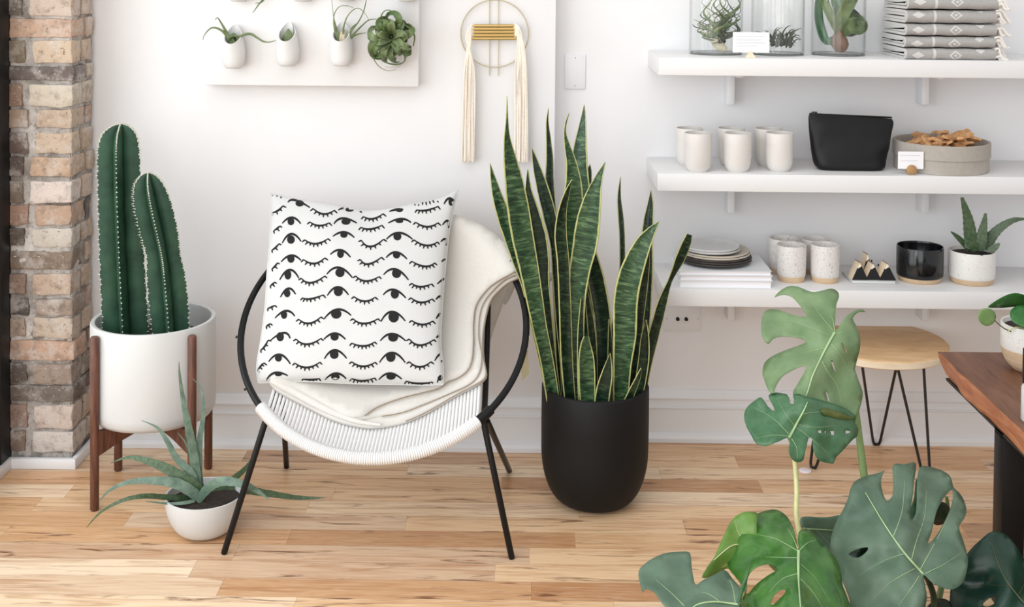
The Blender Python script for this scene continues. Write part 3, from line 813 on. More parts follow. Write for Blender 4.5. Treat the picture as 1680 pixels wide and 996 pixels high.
A = [[(608, 690, 36, y0), (595, 600, 44, y0), (578, 480, 42, y0), (552, 350, 34, y0), (525, 200, 20, y0+.01), (512, 100, 11, y0+.01), (510, 40, 3, y0+.01)],
     [(625, 700, 30, y0+.01), (612, 620, 34, y0+.01), (614, 450, 30, y0+.02), (630, 350, 22, y0+.03), (636, 260, 15, y0+.04), (622, 180, 9, y0+.05), (580, 128, 3, y0+.05)],
     [(600, 700, 32, y0-.01), (570, 610, 38, y0-.01), (500, 540, 32, y0-.01), (450, 450, 24, y0-.01), (400, 380, 13, y0-.01), (318, 342, 3, y0-.01)],
     [(620, 720, 40, y0-.02), (590, 680, 52, y0-.025), (520, 630, 54, y0-.03), (430, 580, 46, y0-.03), (320, 540, 28, y0-.03), (240, 532, 14, y0-.02), (160, 560, 3, y0-.02)],
     [(630, 750, 38, y0-.03), (580, 710, 50, y0-.04), (500, 665, 50, y0-.05), (400, 650, 40, y0-.06), (260, 655, 24, y0-.07), (160, 695, 14, y0-.08), (102, 755, 3, y0-.08)],
     [(600, 745, 22, y0+.0), (530, 738, 26, y0-.02), (430, 733, 26, y0-.05), (330, 728, 24, y0-.09), (220, 750, 18, y0-.11), (110, 810, 11, y0-.12), (38, 888, 3, y0-.12)],
     [(610, 750, 34, y0-.03), (650, 695, 46, y0-.05), (700, 660, 46, y0-.06), (760, 652, 42, y0-.07), (850, 672, 34, y0-.07), (920, 710, 20, y0-.06), (972, 748, 3, y0-.06)],
     [(640, 705, 30, y0+.02), (740, 690, 40, y0+.05), (850, 697, 38, y0+.08), (960, 714, 32, y0+.10), (1100, 735, 22, y0+.12), (1205, 738, 12, y0+.13), (1252, 735, 3, y0+.13)],
     [(650, 690, 28, y0+.03), (740, 668, 34, y0+.06), (800, 630, 30, y0+.09), (860, 575, 22, y0+.12), (900, 510, 13, y0+.14), (930, 445, 3, y0+.15)],
     [(605, 680, 16, y0+.02), (585, 600, 16, y0+.02), (565, 530, 13, y0+.03), (545, 460, 9, y0+.03), (503, 405, 3, y0+.03)],
     [(590, 752, 16, y0-.04), (520, 765, 16, y0-.055), (450, 766, 12, y0-.06), (340, 755, 3, y0-.08)]]
for i, pts in enumerate(A): aloe_leaf('leaf', pts, m_aloe if i not in (3, 5, 7, 8) else m_aloe_dark, t)

# ================================================================== CHAIR
ft = {'FL': PZ(367, 909, 0), 'FR': PZ(840, 917, 0), 'BL': PZ(470, 767, 0), 'BR': PZ(836, 773, 0)}
CYC = 3.165
rl, rr_ = PY(398.5, 545, CYC), PY(863.5, 538, CYC)
RC = Vector(((rl.x+rr_.x)/2, CYC, (rl.z+rr_.z)/2)); RR = (rr_.x-rl.x)/2
TL = math.radians(39); RU = Vector((0, math.cos(TL), math.sin(TL))); RN = Vector((0, -math.sin(TL), math.cos(TL)))
RC = RC + Vector((0, 0, 0.012))
def ring_pt(phi, rho=1.0, lift=0.0):   # phi 0 = front
    return RC + Vector((1, 0, 0))*RR*rho*math.sin(phi) - RU*RR*rho*math.cos(phi) + RN*lift
ch = thing('hoop_chair', 'round hoop lounge chair with black frame and white cord seat', 'chair', Vector((RC.x, RC.y, 0)))
b = MB(); b.tube([ring_pt(2*PI*i/120) for i in range(121)], 0.0088, 10, cap=False); b.build('hoop', m_black, ch, smooth=60)
PJ = math.radians(46); SAG = 0.125
JL, JR = ring_pt(-PJ), ring_pt(PJ)
SL, SR = ring_pt(-math.radians(134)), ring_pt(math.radians(134))
legr = 0.0078
def bar(name, p, q, r=legr):
    b = MB(); d = (q-p).normalized(); b.tube([p, p+d*0.004, q-d*0.003, q], [r*0.9, r, r, r*0.8], 12); return b.build(name, m_black, ch, smooth=50)
dn = Vector((0, 0, -0.012))
bar('leg', JL+dn, ft['FL']); bar('leg', JR+dn, ft['FR'])
bar('leg', JL.lerp(SL, 0.40)+dn, ft['BL']); bar('leg', JR+dn*1.2+Vector((0.008, 0.012, 0)), ft['BR'])
for s in (-1, 1):               # struts run under the cord seat to the back of the hoop
    pts = []
    for i in range(21):
        x = s*math.sin(PJ); v = -1+2*i/20; vv = v*math.sqrt(1-x*x); rho2 = x*x+vv*vv
        pts.append(RC+Vector((1, 0, 0))*RR*x+RU*RR*vv-RN*((SAG*max(0, 1-rho2)**0.9)+0.030*(1-v*v)**0.5)+dn*(1-v)/2)
    b = MB(); b.tube(pts, legr, 12); b.build('strut', m_black, ch, smooth=50)
# black sleeves at the joints, white cord wound round the front of the hoop
for s in (-1, 1):
    b = MB(); b.tube([ring_pt(s*math.radians(a)) for a in range(43, 51)], 0.0125, 12); b.build('joint_sleeve', m_black, ch, smooth=50)
b = MB()
n = 330; a0, a1 = -math.radians(50), math.radians(43); pts = []; rad = []
for i in range(n+1):
    pts.append(ring_pt(a0+(a1-a0)*i/n)); rad.append(0.0152+0.0016*math.sin(i*PI/1.5))
b.tube(pts, rad, 12); b.build('cord_wrapping', m_whitecord, ch, smooth=80)
def seat_pt(x, v, off=0.0):
    """x: -1..1 across the seat, v: -1 front .. 1 back; the sagging cord surface"""
    vv = v*math.sqrt(max(0.0, 1-x*x)); rho2 = x*x+vv*vv
    return RC + Vector((1, 0, 0))*RR*x + RU*RR*vv + RN*(-SAG*max(0, 1-rho2)**0.9+off)
b = MB()
for i in range(58):
    x = -0.72+1.40*i/57
    b.tube([seat_pt(x+0.06*(v*0.5+0.5)*(0.68-x)*(x+0.72), v, 0.002) for v in [-1+2*j/24 for j in range(25)]], 0.0042, 6)
b.build('cord_seat', m_whitecord, ch, smooth=60)
b = MB()
for s, a in ((-1, 60), (1, 96), (-1, 84)):
    p = ring_pt(s*math.radians(a)); d = (p-RC).normalized(); b.tube([p+d*0.006, p+d*0.014], [0.003, 0.0035], 8)
b.build('bolt', m_iron, ch)

# support surface the blanket lies on: the seat bowl, rolling over the hoop
bmS = bmesh.new(); grid = []
for i in range(41):
    row = []
    for j in range(97):
        rho = 1.16*i/40; phi = 2*PI*j/96
        if rho <= 1: lift = -SAG*(1-rho*rho)**0.9+0.010
        else: lift = 0.012-6.5*(rho-1)**2*0.35
        row.append(bmS.verts.new(ring_pt(phi, rho, lift)))
    grid.append(row)
for i in range(40):
    for j in range(96): bmS.faces.new((grid[i][j], grid[i][j+1], grid[i+1][j+1], grid[i+1][j]))
bvhS = BVHTree.FromBMesh(bmS); bmS.free()
def on_seat(px, py, off):
    d = ray(px, py).normalized(); hit = bvhS.ray_cast(CAM, d)
    if hit[0] is not None: p = hit[0]
    else: p = PP(px, py, RC+RN*0.004, RN)
    return p - d*off
def cdt_mesh(outline, holes, step, mapper, pad=0.3):
    """fill a smooth outline (pixels) with an even mesh and map it into space"""
    V, E = [], []
    def loop(pts):
        n0 = len(V); V.extend(Vector(p[:2]) for p in pts); k = len(pts)
        E.extend((n0+i, n0+(i+1) % k) for i in range(k))
    loop(outline)
    for h_ in holes: loop(h_)
    xs = [p[0] for p in outline]; ys = [p[1] for p in outline]
    rows = int((max(ys)-min(ys))/step)+1
    for j in range(rows+1):
        y = min(ys)+j*step; x = min(xs)+(step/2 if j % 2 else 0)
        while x < max(xs):
            p = (x, y)
            if inside(p, outline) and not any(inside(p, h_) for h_ in holes):
                if min(seg_dist(p, outline[i-1], outline[i])[0] for i in range(len(outline))) > step*0.45 and \
                   all(min(seg_dist(p, h_[i-1], h_[i])[0] for i in range(len(h_))) > step*0.4 for h_ in holes):
                    V.append(Vector(p))
            x += step
    vv, ee, ff, _, _, _ = delaunay_2d_cdt(V, E, [], 0, 1e-4)
    faces = []
    for f in ff:
        c = (sum(vv[i].x for i in f)/len(f), sum(vv[i].y for i in f)/len(f))
        if inside(c, outline) and not any(inside(c, h_) for h_ in holes): faces.append(list(f))
    return [mapper(p.x, p.y) for p in vv], faces

# ------------------------------------------------------------------ blanket
bl = thing('throw_blanket', 'cream wool throw folded over the seat and back of the hoop chair', 'blanket', seat_pt(0.2, -0.2))
def wob(px, py, k): return 0.004*noise.noise(Vector((px/60, py/60, k)))
layers = [
 # outline (pixels), offset above the seat
 ([(440, 622), (452, 618), (480, 600), (560, 560), (640, 470), (700, 400), (735, 362), (760, 364), (795, 376), (830, 402), (858, 428), (873, 444), (852, 456), (838, 462), (824, 472), (806, 492), (797, 520), (792, 556), (794, 590), (797, 618), (775, 634), (748, 648), (700, 676), (660, 693), (620, 700), (590, 699), (545, 687), (495, 662), (455, 640)], 0.008, 0.012),
 ([(446, 620), (470, 606), (560, 560), (640, 470), (700, 400), (735, 360), (760, 362), (795, 374), (830, 400), (856, 427), (866, 443), (845, 452), (828, 460), (812, 474), (795, 495), (787, 520), (786, 556), (791, 585), (786, 614), (770, 631), (738, 646), (700, 662), (660, 677), (620, 684), (585, 690), (540, 678), (500, 655), (462, 636)], 0.020, 0.012),
 ([(444, 620), (452, 614), (480, 602), (560, 560), (640, 470), (700, 400), (733, 358), (760, 360), (792, 372), (826, 398), (850, 426), (858, 438), (838, 450), (818, 461), (800, 475), (782, 500), (777, 530), (777, 560), (775, 588), (768, 607), (752, 620), (734, 627), (718, 638), (660, 653), (620, 668), (594, 684), (566, 682), (530, 664), (490, 642), (460, 632)], 0.034, 0.013)]
for k, (ol, off, thick) in enumerate(layers):
    sm = closed_smooth(ol, 6)
    v, f = cdt_mesh(sm, [], 11, lambda x, y: on_seat(x, y, off+wob(x, y, k*3.7)))
    b = MB(); b.add(v, f); b.build('fold', m_blanket, bl, smooth=70, solid=thick)
    if 1:
        half_ = [p for p in sm if p[0] > 596 and p[1] > 437 and (p[1] > 620 or p[0] > 772)]
        half_ = sm[:0]
        i0 = min(range(len(sm)), key=lambda i: math.dist(sm[i], ol[-5] if k else ol[-6])); i1 = min(range(len(sm)), key=lambda i: math.dist(sm[i], ol[11]))
        run = sm[i1:i0]
        if len(run) > 4:
            b = MB(); b.tube([on_seat(x, y, off+thick*0.55+wob(x, y, k*3.7)) for x, y in run], 0.0014, 5); b.build('hem', m_hem, bl)
# the rolled front fold on the left and the ends hanging over the back of the hoop
b = MB(); P = catmull([(443, 625), (470, 636), (505, 655), (545, 676), (585, 691), (625, 697)], 26)
b.tube([on_seat(x, y, 0.026) for x, y in P], [0.004+0.010*min(1, i/4)*min(1, (25-i)/14) for i in range(26)], 12, flat=0.8); b.build('rolled_fold', m_blanket, bl, smooth=80)
def drape(name, ol, Y0, gx, gy, step=9, th=0.008):
    x0 = sum(p[0] for p in ol)/len(ol); y0_ = sum(p[1] for p in ol)/len(ol)
    v, f = cdt_mesh(closed_smooth(ol, 5), [], step, lambda x, y: PY(x, y, Y0+(x-x0)*gx+(y-y0_)*gy+0.006*math.sin(x*0.15)))
    b = MB(); b.add(v, f); b.build(name, m_blanket, bl, smooth=70, solid=th)
drape('hanging_end', [(792, 470), (820, 452), (850, 448), (846, 462), (834, 474), (824, 500), (812, 535), (799, 566), (790, 560), (788, 510)], 3.43, 0.0004, -0.0003)
drape('hanging_end', [(855, 430), (880, 442), (904, 446), (908, 454), (902, 462), (880, 462), (866, 466), (850, 462)], 3.40, 0.0008, 0.0)
drape('hanging_end', [(832, 458), (846, 458), (838, 484), (828, 500), (824, 480)], 3.445, 0.0, 0.0)

# ------------------------------------------------------------------ cushion with printed eyes
PB, PT = Vector((0, 3.06, 0.385)), Vector((0, 3.40, 0.79))
cu = (PT-PB).normalized(); cn = Vector((0, -cu.z, cu.y))        # normal towards the viewer
co_ = PB - cn*0.0
def cpl(px, py): return PP(px, py, PB, cn)
left = [(424, 629), (421, 600), (429, 550), (435, 500), (438, 450), (442, 400), (444, 350), (444, 316)]
right = [(727, 631), (727, 600), (723, 560), (726, 500), (731, 440), (736, 390), (743, 350), (752, 312)]
top = [(444, 316), (480, 326), (520, 333), (560, 340), (600, 346), (640, 343), (690, 334), (725, 325), (752, 312)]
bot = [(424, 629), (460, 627), (500, 626), (550, 628), (600, 630), (650, 631), (700, 632), (727, 631)]
N = 44
Lc, Rc_, Tc, Bc = (catmull(q, N+1) for q in (left, right, top, bot))
b = MB(); idx = {}
front, back = [], []
for i in range(N+1):
    u = i/N; rf, rb = [], []
    for j in range(N+1):
        v = j/N
        x = [(1-v)*Bc[i][k]+v*Tc[i][k]+(1-u)*Lc[j][k]+u*Rc_[j][k]-((1-u)*(1-v)*Bc[0][k]+u*(1-v)*Bc[N][k]+(1-u)*v*Tc[0][k]+u*v*Tc[N][k]) for k in (0, 1)]
        p = cpl(x[0], x[1])
        g = max(0.0, math.sin(PI*u)*math.sin(PI*v))**0.42
        wr = 1+0.05*noise.noise(Vector((u*3, v*3, 2)))+0.05*noise.noise(Vector((u*7, v*7, 5)))
        dent = 0.028*math.exp(-((u-0.52)/0.13)**2-((v-1.0)/0.16)**2)
        rf.append(p+cn*(0.062*g*wr-dent*g)); rb.append(p-cn*(0.050*g)-cu*0.0)
    front.append(rf); back.append(rb)
nv = (N+1)*(N+1)
faces = [[i*(N+1)+j, (i+1)*(N+1)+j, (i+1)*(N+1)+j+1, i*(N+1)+j+1] for i in range(N) for j in range(N)]
fv = [p for r in front for p in r]
bmF = bmesh.new(); vs = [bmF.verts.new(p) for p in fv]
for f in faces: bmF.faces.new([vs[k] for k in f])
bvhF = BVHTree.FromBMesh(bmF); bmF.free()
b.add(fv, faces, 0); b.add([p for r in back for p in r], [list(reversed(f)) for f in faces], 0)
# seam welded by a thin piping round the edge
rim = [front[i][0] for i in range(N+1)]+[front[N][j] for j in range(1, N+1)]+[front[i][N] for i in range(N-1, -1, -1)]+[front[0][j] for j in range(N-1, -1, -1)]
b.tube(rim, 0.0016, 6, 0)
def hitc(px, py):
    d = ray(px, py).normalized(); h_ = bvhF.ray_cast(CAM, d)
    return None if h_[0] is None else h_[0]-d*0.0009
def stroke(pts, w):
    """pts in pixels with width list: flat ink lying on the cloth"""
    n_ = len(pts); L_, R_ = [], []
    for i in range(n_):
        a, c = pts[max(i-1, 0)], pts[min(i+1, n_-1)]
        dx, dy = c[0]-a[0], c[1]-a[1]; q = math.hypot(dx, dy) or 1
        wx_, wy_ = -dy/q*w[i]/2, dx/q*w[i]/2
        l, r = hitc(pts[i][0]+wx_, pts[i][1]+wy_), hitc(pts[i][0]-wx_, pts[i][1]-wy_)
        L_.append(l); R_.append(r)
    for i in range(n_-1):
        q4 = [L_[i], R_[i], R_[i+1], L_[i+1]]
        if all(p is not None for p in q4): b.add(q4, [[0, 1, 2, 3]], 1)
def disc(cx_, cy_, rx, ry):
    ring = [hitc(cx_+rx*math.cos(a*PI/8), cy_+ry*math.sin(a*PI/8)) for a in range(16)]; c = hitc(cx_, cy_)
    if c is None: return
    for i in range(16):
        p, q = ring[i], ring[(i+1) % 16]
        if p is not None and q is not None: b.add([c, p, q], [[0, 1, 2]], 1)
def quad(p0, p1, p2, n_):
    # curve through three points
    c = (2*p1[0]-(p0[0]+p2[0])/2, 2*p1[1]-(p0[1]+p2[1])/2)
    return [((1-t_)**2*p0[0]+2*t_*(1-t_)*c[0]+t_*t_*p2[0], (1-t_)**2*p0[1]+2*t_*(1-t_)*c[1]+t_*t_*p2[1]) for t_ in [i/(n_-1) for i in range(n_)]]
Z = {1: (410, 295, 5.384), 2: (580, 295, 5.384), 3: (410, 460, 5.242), 4: (580, 460, 5.242)}
OPEN = {1: [(335,200,400,180,530,245,440,208,35,27),(780,268,870,247,990,288,880,263,35,18),(285,385,370,333,448,388,362,368,28,32),(742,390,820,340,945,382,848,370,38,26),(285,560,365,478,452,545,362,528,32,36),(732,500,830,462,922,510,830,487,30,24),(275,725,365,668,450,712,362,698,30,34),(710,660,800,620,888,685,800,655,28,34),(262,885,350,795,432,870,335,838,28,42),(678,835,785,775,905,865,795,820,38,38)],
        2: [(800,215,840,165,890,185,862,195,22,33),(315,280,380,262,440,262,405,270,28,15),(305,382,420,345,508,378,405,364,32,18),(290,525,400,468,520,525,387,500,33,34),(288,688,375,640,472,700,380,664,30,30),(265,838,370,790,485,885,380,826,38,40),(785,400,830,362,840,425,0,0,0,0),(770,548,810,525,818,580,0,0,0,0),(778,725,808,708,818,760,0,0,0,0),(740,920,800,878,802,920,0,0,0,0)],
        3: [(262,145,330,70,392,120,320,110,26,34),(665,130,755,58,848,125,760,96,36,38),(215,325,310,262,385,308,293,296,25,34),(635,335,750,250,870,302,742,288,42,40),(178,515,290,452,345,500,260,485,30,38),(635,508,730,456,822,508,728,485,33,32),(160,700,255,638,348,720,245,668,28,30),(640,675,730,600,832,672,725,638,35,36),(140,862,215,795,325,820,245,808,30,16),(645,855,740,800,828,848,735,830,35,26)],
        4: [(255,125,345,80,450,152,355,116,33,40),(235,355,330,270,445,350,345,314,42,46),(230,520,330,460,448,520,340,490,40,36),(222,708,330,622,445,708,320,658,38,42),(218,855,310,800,415,850,322,828,38,26),(708,165,740,138,752,160,0,0,0,0),(710,330,735,295,746,290,0,0,0,0),(710,495,730,478,738,470,0,0,0,0),(698,692,745,638,758,705,0,0,0,0),(720,880,745,825,760,850,742,842,18,20)]}
SHUT = {1: [(185,102,260,130,345,135),(200,290,250,270,290,230),(560,255,650,302,745,270),(210,450,240,430,262,408),(530,372,610,405,700,380),(195,620,225,600,255,565),(485,530,580,565,690,520),(195,785,220,765,240,735),(475,705,570,740,660,690),(455,870,540,910,660,850),(180,935,200,922,215,905)],
        2: [(560,265,640,270,745,235),(550,200,640,195,730,172),(90,325,170,345,260,300),(65,420,150,435,250,402),(550,375,650,415,745,380),(70,535,150,590,265,525),(535,530,640,580,740,550),(62,705,130,745,245,685),(515,720,630,765,715,735),(20,850,110,895,225,855),(515,915,590,945,690,920)],
        3: [(455,150,520,160,630,125),(155,240,185,230,215,215),(420,335,510,370,610,315),(140,395,158,384,175,372),(92,600,125,570,155,515),(398,505,490,550,610,500),(65,775,95,735,120,710),(388,712,490,750,600,705),(455,850,530,855,595,845)],
        4: [(5,140,95,180,185,145),(-5,330,90,372,210,330),(-15,540,90,565,180,530),(-15,700,80,740,185,705),(-15,845,80,865,180,840),(495,150,580,190,675,160),(500,345,590,380,680,350),(480,505,570,558,690,510),(480,700,570,745,665,700),(455,868,560,888,675,875)]}
for z_, L_ in OPEN.items():
    ox_, oy_, s_ = Z[z_]
    for e in L_:
        q = [(ox_+e[k]/s_, oy_+e[k+1]/s_) for k in (0, 2, 4)]
        pts = quad(*q, 14); stroke(pts, [1.5+2.4*math.sin(PI*min(1, 0.05+i/15)) for i in range(14)])
        if e[8]: disc(ox_+e[6]/s_, oy_+e[7]/s_, e[8]/s_*1.08, e[9]/s_*1.05)
for z_, L_ in SHUT.items():
    ox_, oy_, s_ = Z[z_]
    for e in L_:
        q = [(ox_+e[k]/s_, oy_+e[k+1]/s_) for k in (0, 2, 4)]
        pts = quad(*q, 12); stroke(pts, [1.8+1.7*math.sin(PI*i/11) for i in range(12)])
        ln = math.dist(q[0], q[2]); m = max(2, int(ln/5.2))
        for k in range(m+1):
            f_ = k/m*11; i = min(int(f_), 10); p = (pts[i][0]+(pts[i+1][0]-pts[i][0])*(f_-i), pts[i][1]+(pts[i+1][1]-pts[i][1])*(f_-i))
            dx, dy = pts[i+1][0]-pts[i][0], pts[i+1][1]-pts[i][1]; qn = math.hypot(dx, dy) or 1
            nx, ny = -dy/qn, dx/qn
            if ny < 0: nx, ny = -nx, -ny
            sp = (k/m-0.5)*0.9; dirx, diry = nx*1.0+dx/qn*sp*0.8, ny+dy/qn*sp*0.3
            le = 5.2+0.8*math.sin(k*2.3)
            stroke([p, (p[0]+dirx*le*0.5, p[1]+diry*le*0.5), (p[0]+dirx*le, p[1]+diry*le)], [2.7, 2.5, 1.6])
pil = b.build('cushion', [m_cushion, m_print], loc=PB+cu*0.02, smooth=70)
tag(pil, 'white square cushion printed with black open and closed eyes on the chair', 'cushion')

# price tag tied to the hoop
tp = ring_pt(math.radians(86)); Yt = tp.y-0.012
qs = [PY(x, y, Yt+dy) for x, y, dy in ((853.5, 577, 0), (866, 574, .01), (868, 613, .012), (857, 624, 0))]
t = thing('price_tag', 'small beige price tag hanging from the right side of the hoop', 'tag', tp)
b = MB(); b.add(qs, [[0, 1, 2, 3]]); b.build('card', m_tag, t, smooth=0, solid=0.0008)
b = MB(); k1 = (qs[0]+qs[1])/2; b.tube([tp+Vector((0, 0, 0.010)), tp+Vector((0.010, -0.004, -0.004)), k1+Vector((0, -0.0015, -0.004))], 0.0008, 5); b.build('string', m_cotton, t)
# ================================================================== SNAKE PLANT
fb = PZ(976, 841, 0); RB = 0.075; SPC = Vector((fb.x, fb.y+RB, 0))
SPC.x = PY(976, 700, SPC.y).x
zrim = PY(976, 629, SPC.y).z; SR_ = 88.5*mpp(SPC.y)
t = thing('potted_snake_plant', 'tall variegated snake plant in a round-bottomed black pot', 'snake plant', SPC)
b = MB(); pr = [(0, 0), (RB*0.95, 0), (RB, 0.003)]
zb1 = zrim*0.46
for i in range(1, 15):
    a = i/14*PI/2; pr.append((RB+(SR_-RB)*math.sin(a)**0.85, 0.003+(zb1-0.003)*(1-math.cos(a))**0.92))
pr += [(SR_*1.004, zrim*0.7), (SR_, zrim-0.006), (SR_-0.003, zrim-0.001), (SR_-0.007, zrim), (SR_-0.011, zrim-0.003), (SR_-0.013, zrim-0.012), (SR_-0.014, zrim*0.5), (0.05, 0.03), (0, 0.03)]
b.lathe(pr, 80, SPC); b.build('pot', m_blackpot, t, smooth=50)
zso = zrim-0.05
b = MB(); b.lathe([(0, zso-0.02), (SR_-0.018, zso-0.02), (SR_-0.015, zso), (SR_*0.6, zso+0.006), (0, zso+0.01)], 40, SPC); b.build('soil', m_soil, t)
def sword(pts, Yb, Yt, n=40, twist=0.0, cup=0.35, mat=None):
    """pts: (px, py, half width px) from base to tip"""
    P = catmull(pts, n); b = MB(); rows = []; Ltot = 0; prev = None; NU = 9
    for i, p in enumerate(P):
        s = i/(n-1); Y = Yb+(Yt-Yb)*s**1.2
        c = PY(p[0], p[1], Y)
        if prev is not None: Ltot += (c-prev).length
        prev = c
        q, o = P[min(i+1, n-1)], P[max(i-1, 0)]
        dx, dy = q[0]-o[0], q[1]-o[1]; k = math.hypot(dx, dy) or 1
        wx_, wy_ = -dy/k, dx/k
        hw = max(p[2], 0.35)*mpp(Y); tw = twist*(0.4+0.6*s)
        W = (PY(p[0]+wx_*10, p[1]+wy_*10, Y)-c).normalized()
        if W.x < 0: W = -W
        view = (c-CAM).normalized()
        row = []
        for j in range(NU):
            u = -1+2*j/(NU-1)
            row.append(c+W*hw*u+view*(hw*u*math.sin(tw)*1.2-hw*cup*(u*u-0.4)*1.0))
        rows.append((row, Ltot))
    base = len(b.v)
    for row, L in rows:
        for j, p in enumerate(row):
            b.uv[len(b.v)] = (-1+2*j/(NU-1), L); b.v.append(p)
    for i in range(n-1):
        for j in range(NU-1):
            b.f.append([base+i*NU+j, base+i*NU+j+1, base+(i+1)*NU+j+1, base+(i+1)*NU+j]); b.m.append(0)
    return b.build('leaf', mat or m_snake_lit, t, smooth=0 or 80, solid=0.0022)
y0 = SPC.y
SW = [
 ([(908, 665, 10), (905, 640, 11), (897, 590, 11), (886, 540, 12), (877, 490, 14), (868, 440, 16), (858, 390, 18), (850, 340, 18), (843, 295, 15), (836, 255, 10), (832, 225, 5), (832, 195, 1.8), (832, 158, .4)], y0-.05, y0-.14, .5),
 ([(904, 665, 8), (898, 620, 8), (882, 550, 8), (864, 470, 8), (850, 430, 9), (838, 390, 11), (825, 350, 11), (813, 310, 7), (804, 268, .4)], y0-.02, y0-.05, .2),
 ([(914, 665, 8), (906, 600, 8), (897, 520, 9), (889, 460, 12), (887, 425, 14), (882, 385, 14), (873, 340, 9), (867, 310, 5), (866, 278, .6)], y0-.01, y0-.04, -.5),
 ([(930, 665, 9), (928, 600, 9), (921, 530, 9), (915, 450, 9), (911, 400, 9), (902, 355, 11), (891, 312, 10), (880, 272, 6), (873, 243, .4)], y0+.03, y0+.05, -.3),
 ([(924, 665, 7), (920, 600, 7), (916, 500, 8), (912, 410, 8), (906, 350, 7), (902, 300, 7), (902, 262, 6), (900, 228, 4), (898, 200, 2), (900, 177, .4)], y0+.05, y0+.08, .4),
 ([(938, 665, 11), (936, 600, 12), (933, 520, 13), (935, 450, 15), (938, 400, 16), (940, 345, 17), (941, 305, 14), (938, 270, 9), (931, 240, 5), (927, 218, 1.8), (929, 200, 1.3), (934, 185, .5)], y0-.02, y0-.05, .3),
 ([(962, 665, 10), (958, 500, 12), (955, 400, 13), (954, 330, 15), (951, 285, 14), (951, 250, 12), (954, 220, 8), (957, 193, 4), (958.5, 172, .4)], y0+.06, y0+.10, -.4),
 ([(966, 665, 9), (963, 480, 10), (961, 380, 9), (962, 320, 8), (966, 285, 5), (968, 270, .5)], y0+.08, y0+.12, .2),
 ([(948, 665, 12), (945, 580, 13), (946, 500, 14), (951, 445, 17), (959, 405, 20), (964, 370, 20), (970, 335, 16), (980, 298, 8), (993, 266, .4)], y0-.04, y0-.08, -.5),
 ([(936, 665, 9), (930, 590, 10), (927, 500, 10), (924, 430, 10), (920, 385, 10), (923, 345, 7), (931, 315, 4), (939, 294, .4)], y0-.06, y0-.10, .6),
 ([(990, 665, 11), (990, 610, 12), (991, 560, 13), (987, 510, 14), (978, 460, 14), (968, 420, 12), (962, 390, 8), (958, 360, 1)], y0+.02, y0+.04, -.6),
 ([(996, 665, 6), (1001, 600, 6), (1011, 520, 5), (1020, 450, 4.5), (1021, 400, 4.5), (1019, 360, 4.5), (1016, 325, 3), (1018, 290, .4)], y0+.06, y0+.10, .3),
 ([(1040, 665, 8), (1050, 600, 8), (1058, 520, 9), (1061, 450, 10), (1061, 400, 10), (1064, 360, 8), (1067, 335, 5), (1068, 312, .4)], y0+.05, y0+.08, -.4),
 ([(1034, 665, 10), (1040, 590, 10), (1047, 520, 10), (1054, 470, 9), (1060, 430, 6), (1064, 400, 2)], y0-.01, y0-.02, .5),
 ([(1018, 665, 12), (1021, 600, 15), (1025, 550, 19), (1026, 500, 20), (1031, 465, 20), (1041, 432, 18), (1054, 402, 14), (1068, 380, 8), (1081, 364, .6)], y0-.05, y0-.10, -.4),
 ([(1050, 665, 7), (1060, 605, 8), (1070, 560, 9), (1079, 525, 9), (1088, 492, 7.5), (1098, 464, 4), (1106, 446, 5), (1116, 424, 8), (1126, 400, 7.5), (1131, 385, 5)], y0-.0, y0-.02, .5),
 ([(1043, 665, 8), (1050, 630, 9), (1056, 590, 9), (1058, 555, 7), (1060, 525, .6)], y0-.03, y0-.05, -.3),
 ([(964, 668, 12), (963, 625, 14), (962, 590, 13), (961, 568, 9), (962, 552, 4)], y0-.09, y0-.11, .2),
 ([(986, 668, 12), (990, 640, 12), (996, 612, 9), (1001, 580, .6)], y0-.10, y0-.11, -.3),
 ([(1000, 665, 4), (1001, 600, 4.5), (1001, 555, 3.5), (999, 524, .4)], y0+.0, y0+.0, .2),
 ([(976, 665, 5), (974, 590, 6), (969, 530, 6), (962, 480, 3), (958, 455, .5)], y0-.0, y0+.0, .4),
 ([(955, 665, 6), (953, 600, 6), (953, 540, 5), (955, 490, 2)], y0-.08, y0-.08, .4),
 ([(1026, 668, 7), (1036, 645, 6), (1047, 620, 4), (1052, 604, .6)], y0-.09, y0-.10, .5)]
for i, (pts, yb, yt, tw) in enumerate(SW): sword(pts, yb, yt, twist=tw, mat=m_snake_lit if i in (0, 1, 5, 8, 14, 17, 6) else m_snake_shaded)

# ================================================================== SHELF GOODS
Z1, Z2, Z3 = ZT
def base_at(px, py, z, r_px):
    """centre of a round base whose front edge touches pixel (px, py) on a shelf top"""
    f = PZ(px, py, z); r = r_px*mpp(f.y); return Vector((f.x, f.y+r, z)), r
# ---- glass jars on the top shelf
def jar(label, px, py, rpx):
    c, r = base_at(px, py, Z1+0.0005, rpx)
    r *= 1.02
    t = thing('glass_jar', label, 'jar', c, 'glass jars on the top shelf')
    hj = 0.27; b = MB()
    b.lathe([(0, 0.0), (r-0.005, 0.0), (r, 0.006), (r, hj), (r-0.0015, hj+0.0015), (r-0.003, hj), (r-0.003, 0.009), (r-0.008, 0.006), (0, 0.006)], 64, c); b.build('glass', m_glass, t, smooth=40)
    b = MB(); b.tube([c+Vector(((r-0.003)*math.cos(2*PI*i/48), (r-0.003)*math.sin(2*PI*i/48), 0.003)) for i in range(49)], 0.0022, 8, cap=False); b.build('base_edge', m_glassrim, t, smooth=60)
    return c, r
c1, r1 = jar('left glass jar on the top shelf, holding a tangled tall air plant', 1181, 91.5, 43.5)
c2, r2 = jar('glass jar on the top shelf holding a small dark spiky air plant', 1284.5, 92.5, 43)
c3, r3 = jar('glass jar on the top shelf next to the towels, holding a brown bulb', 1386, 93, 43.5)
random.seed(21)
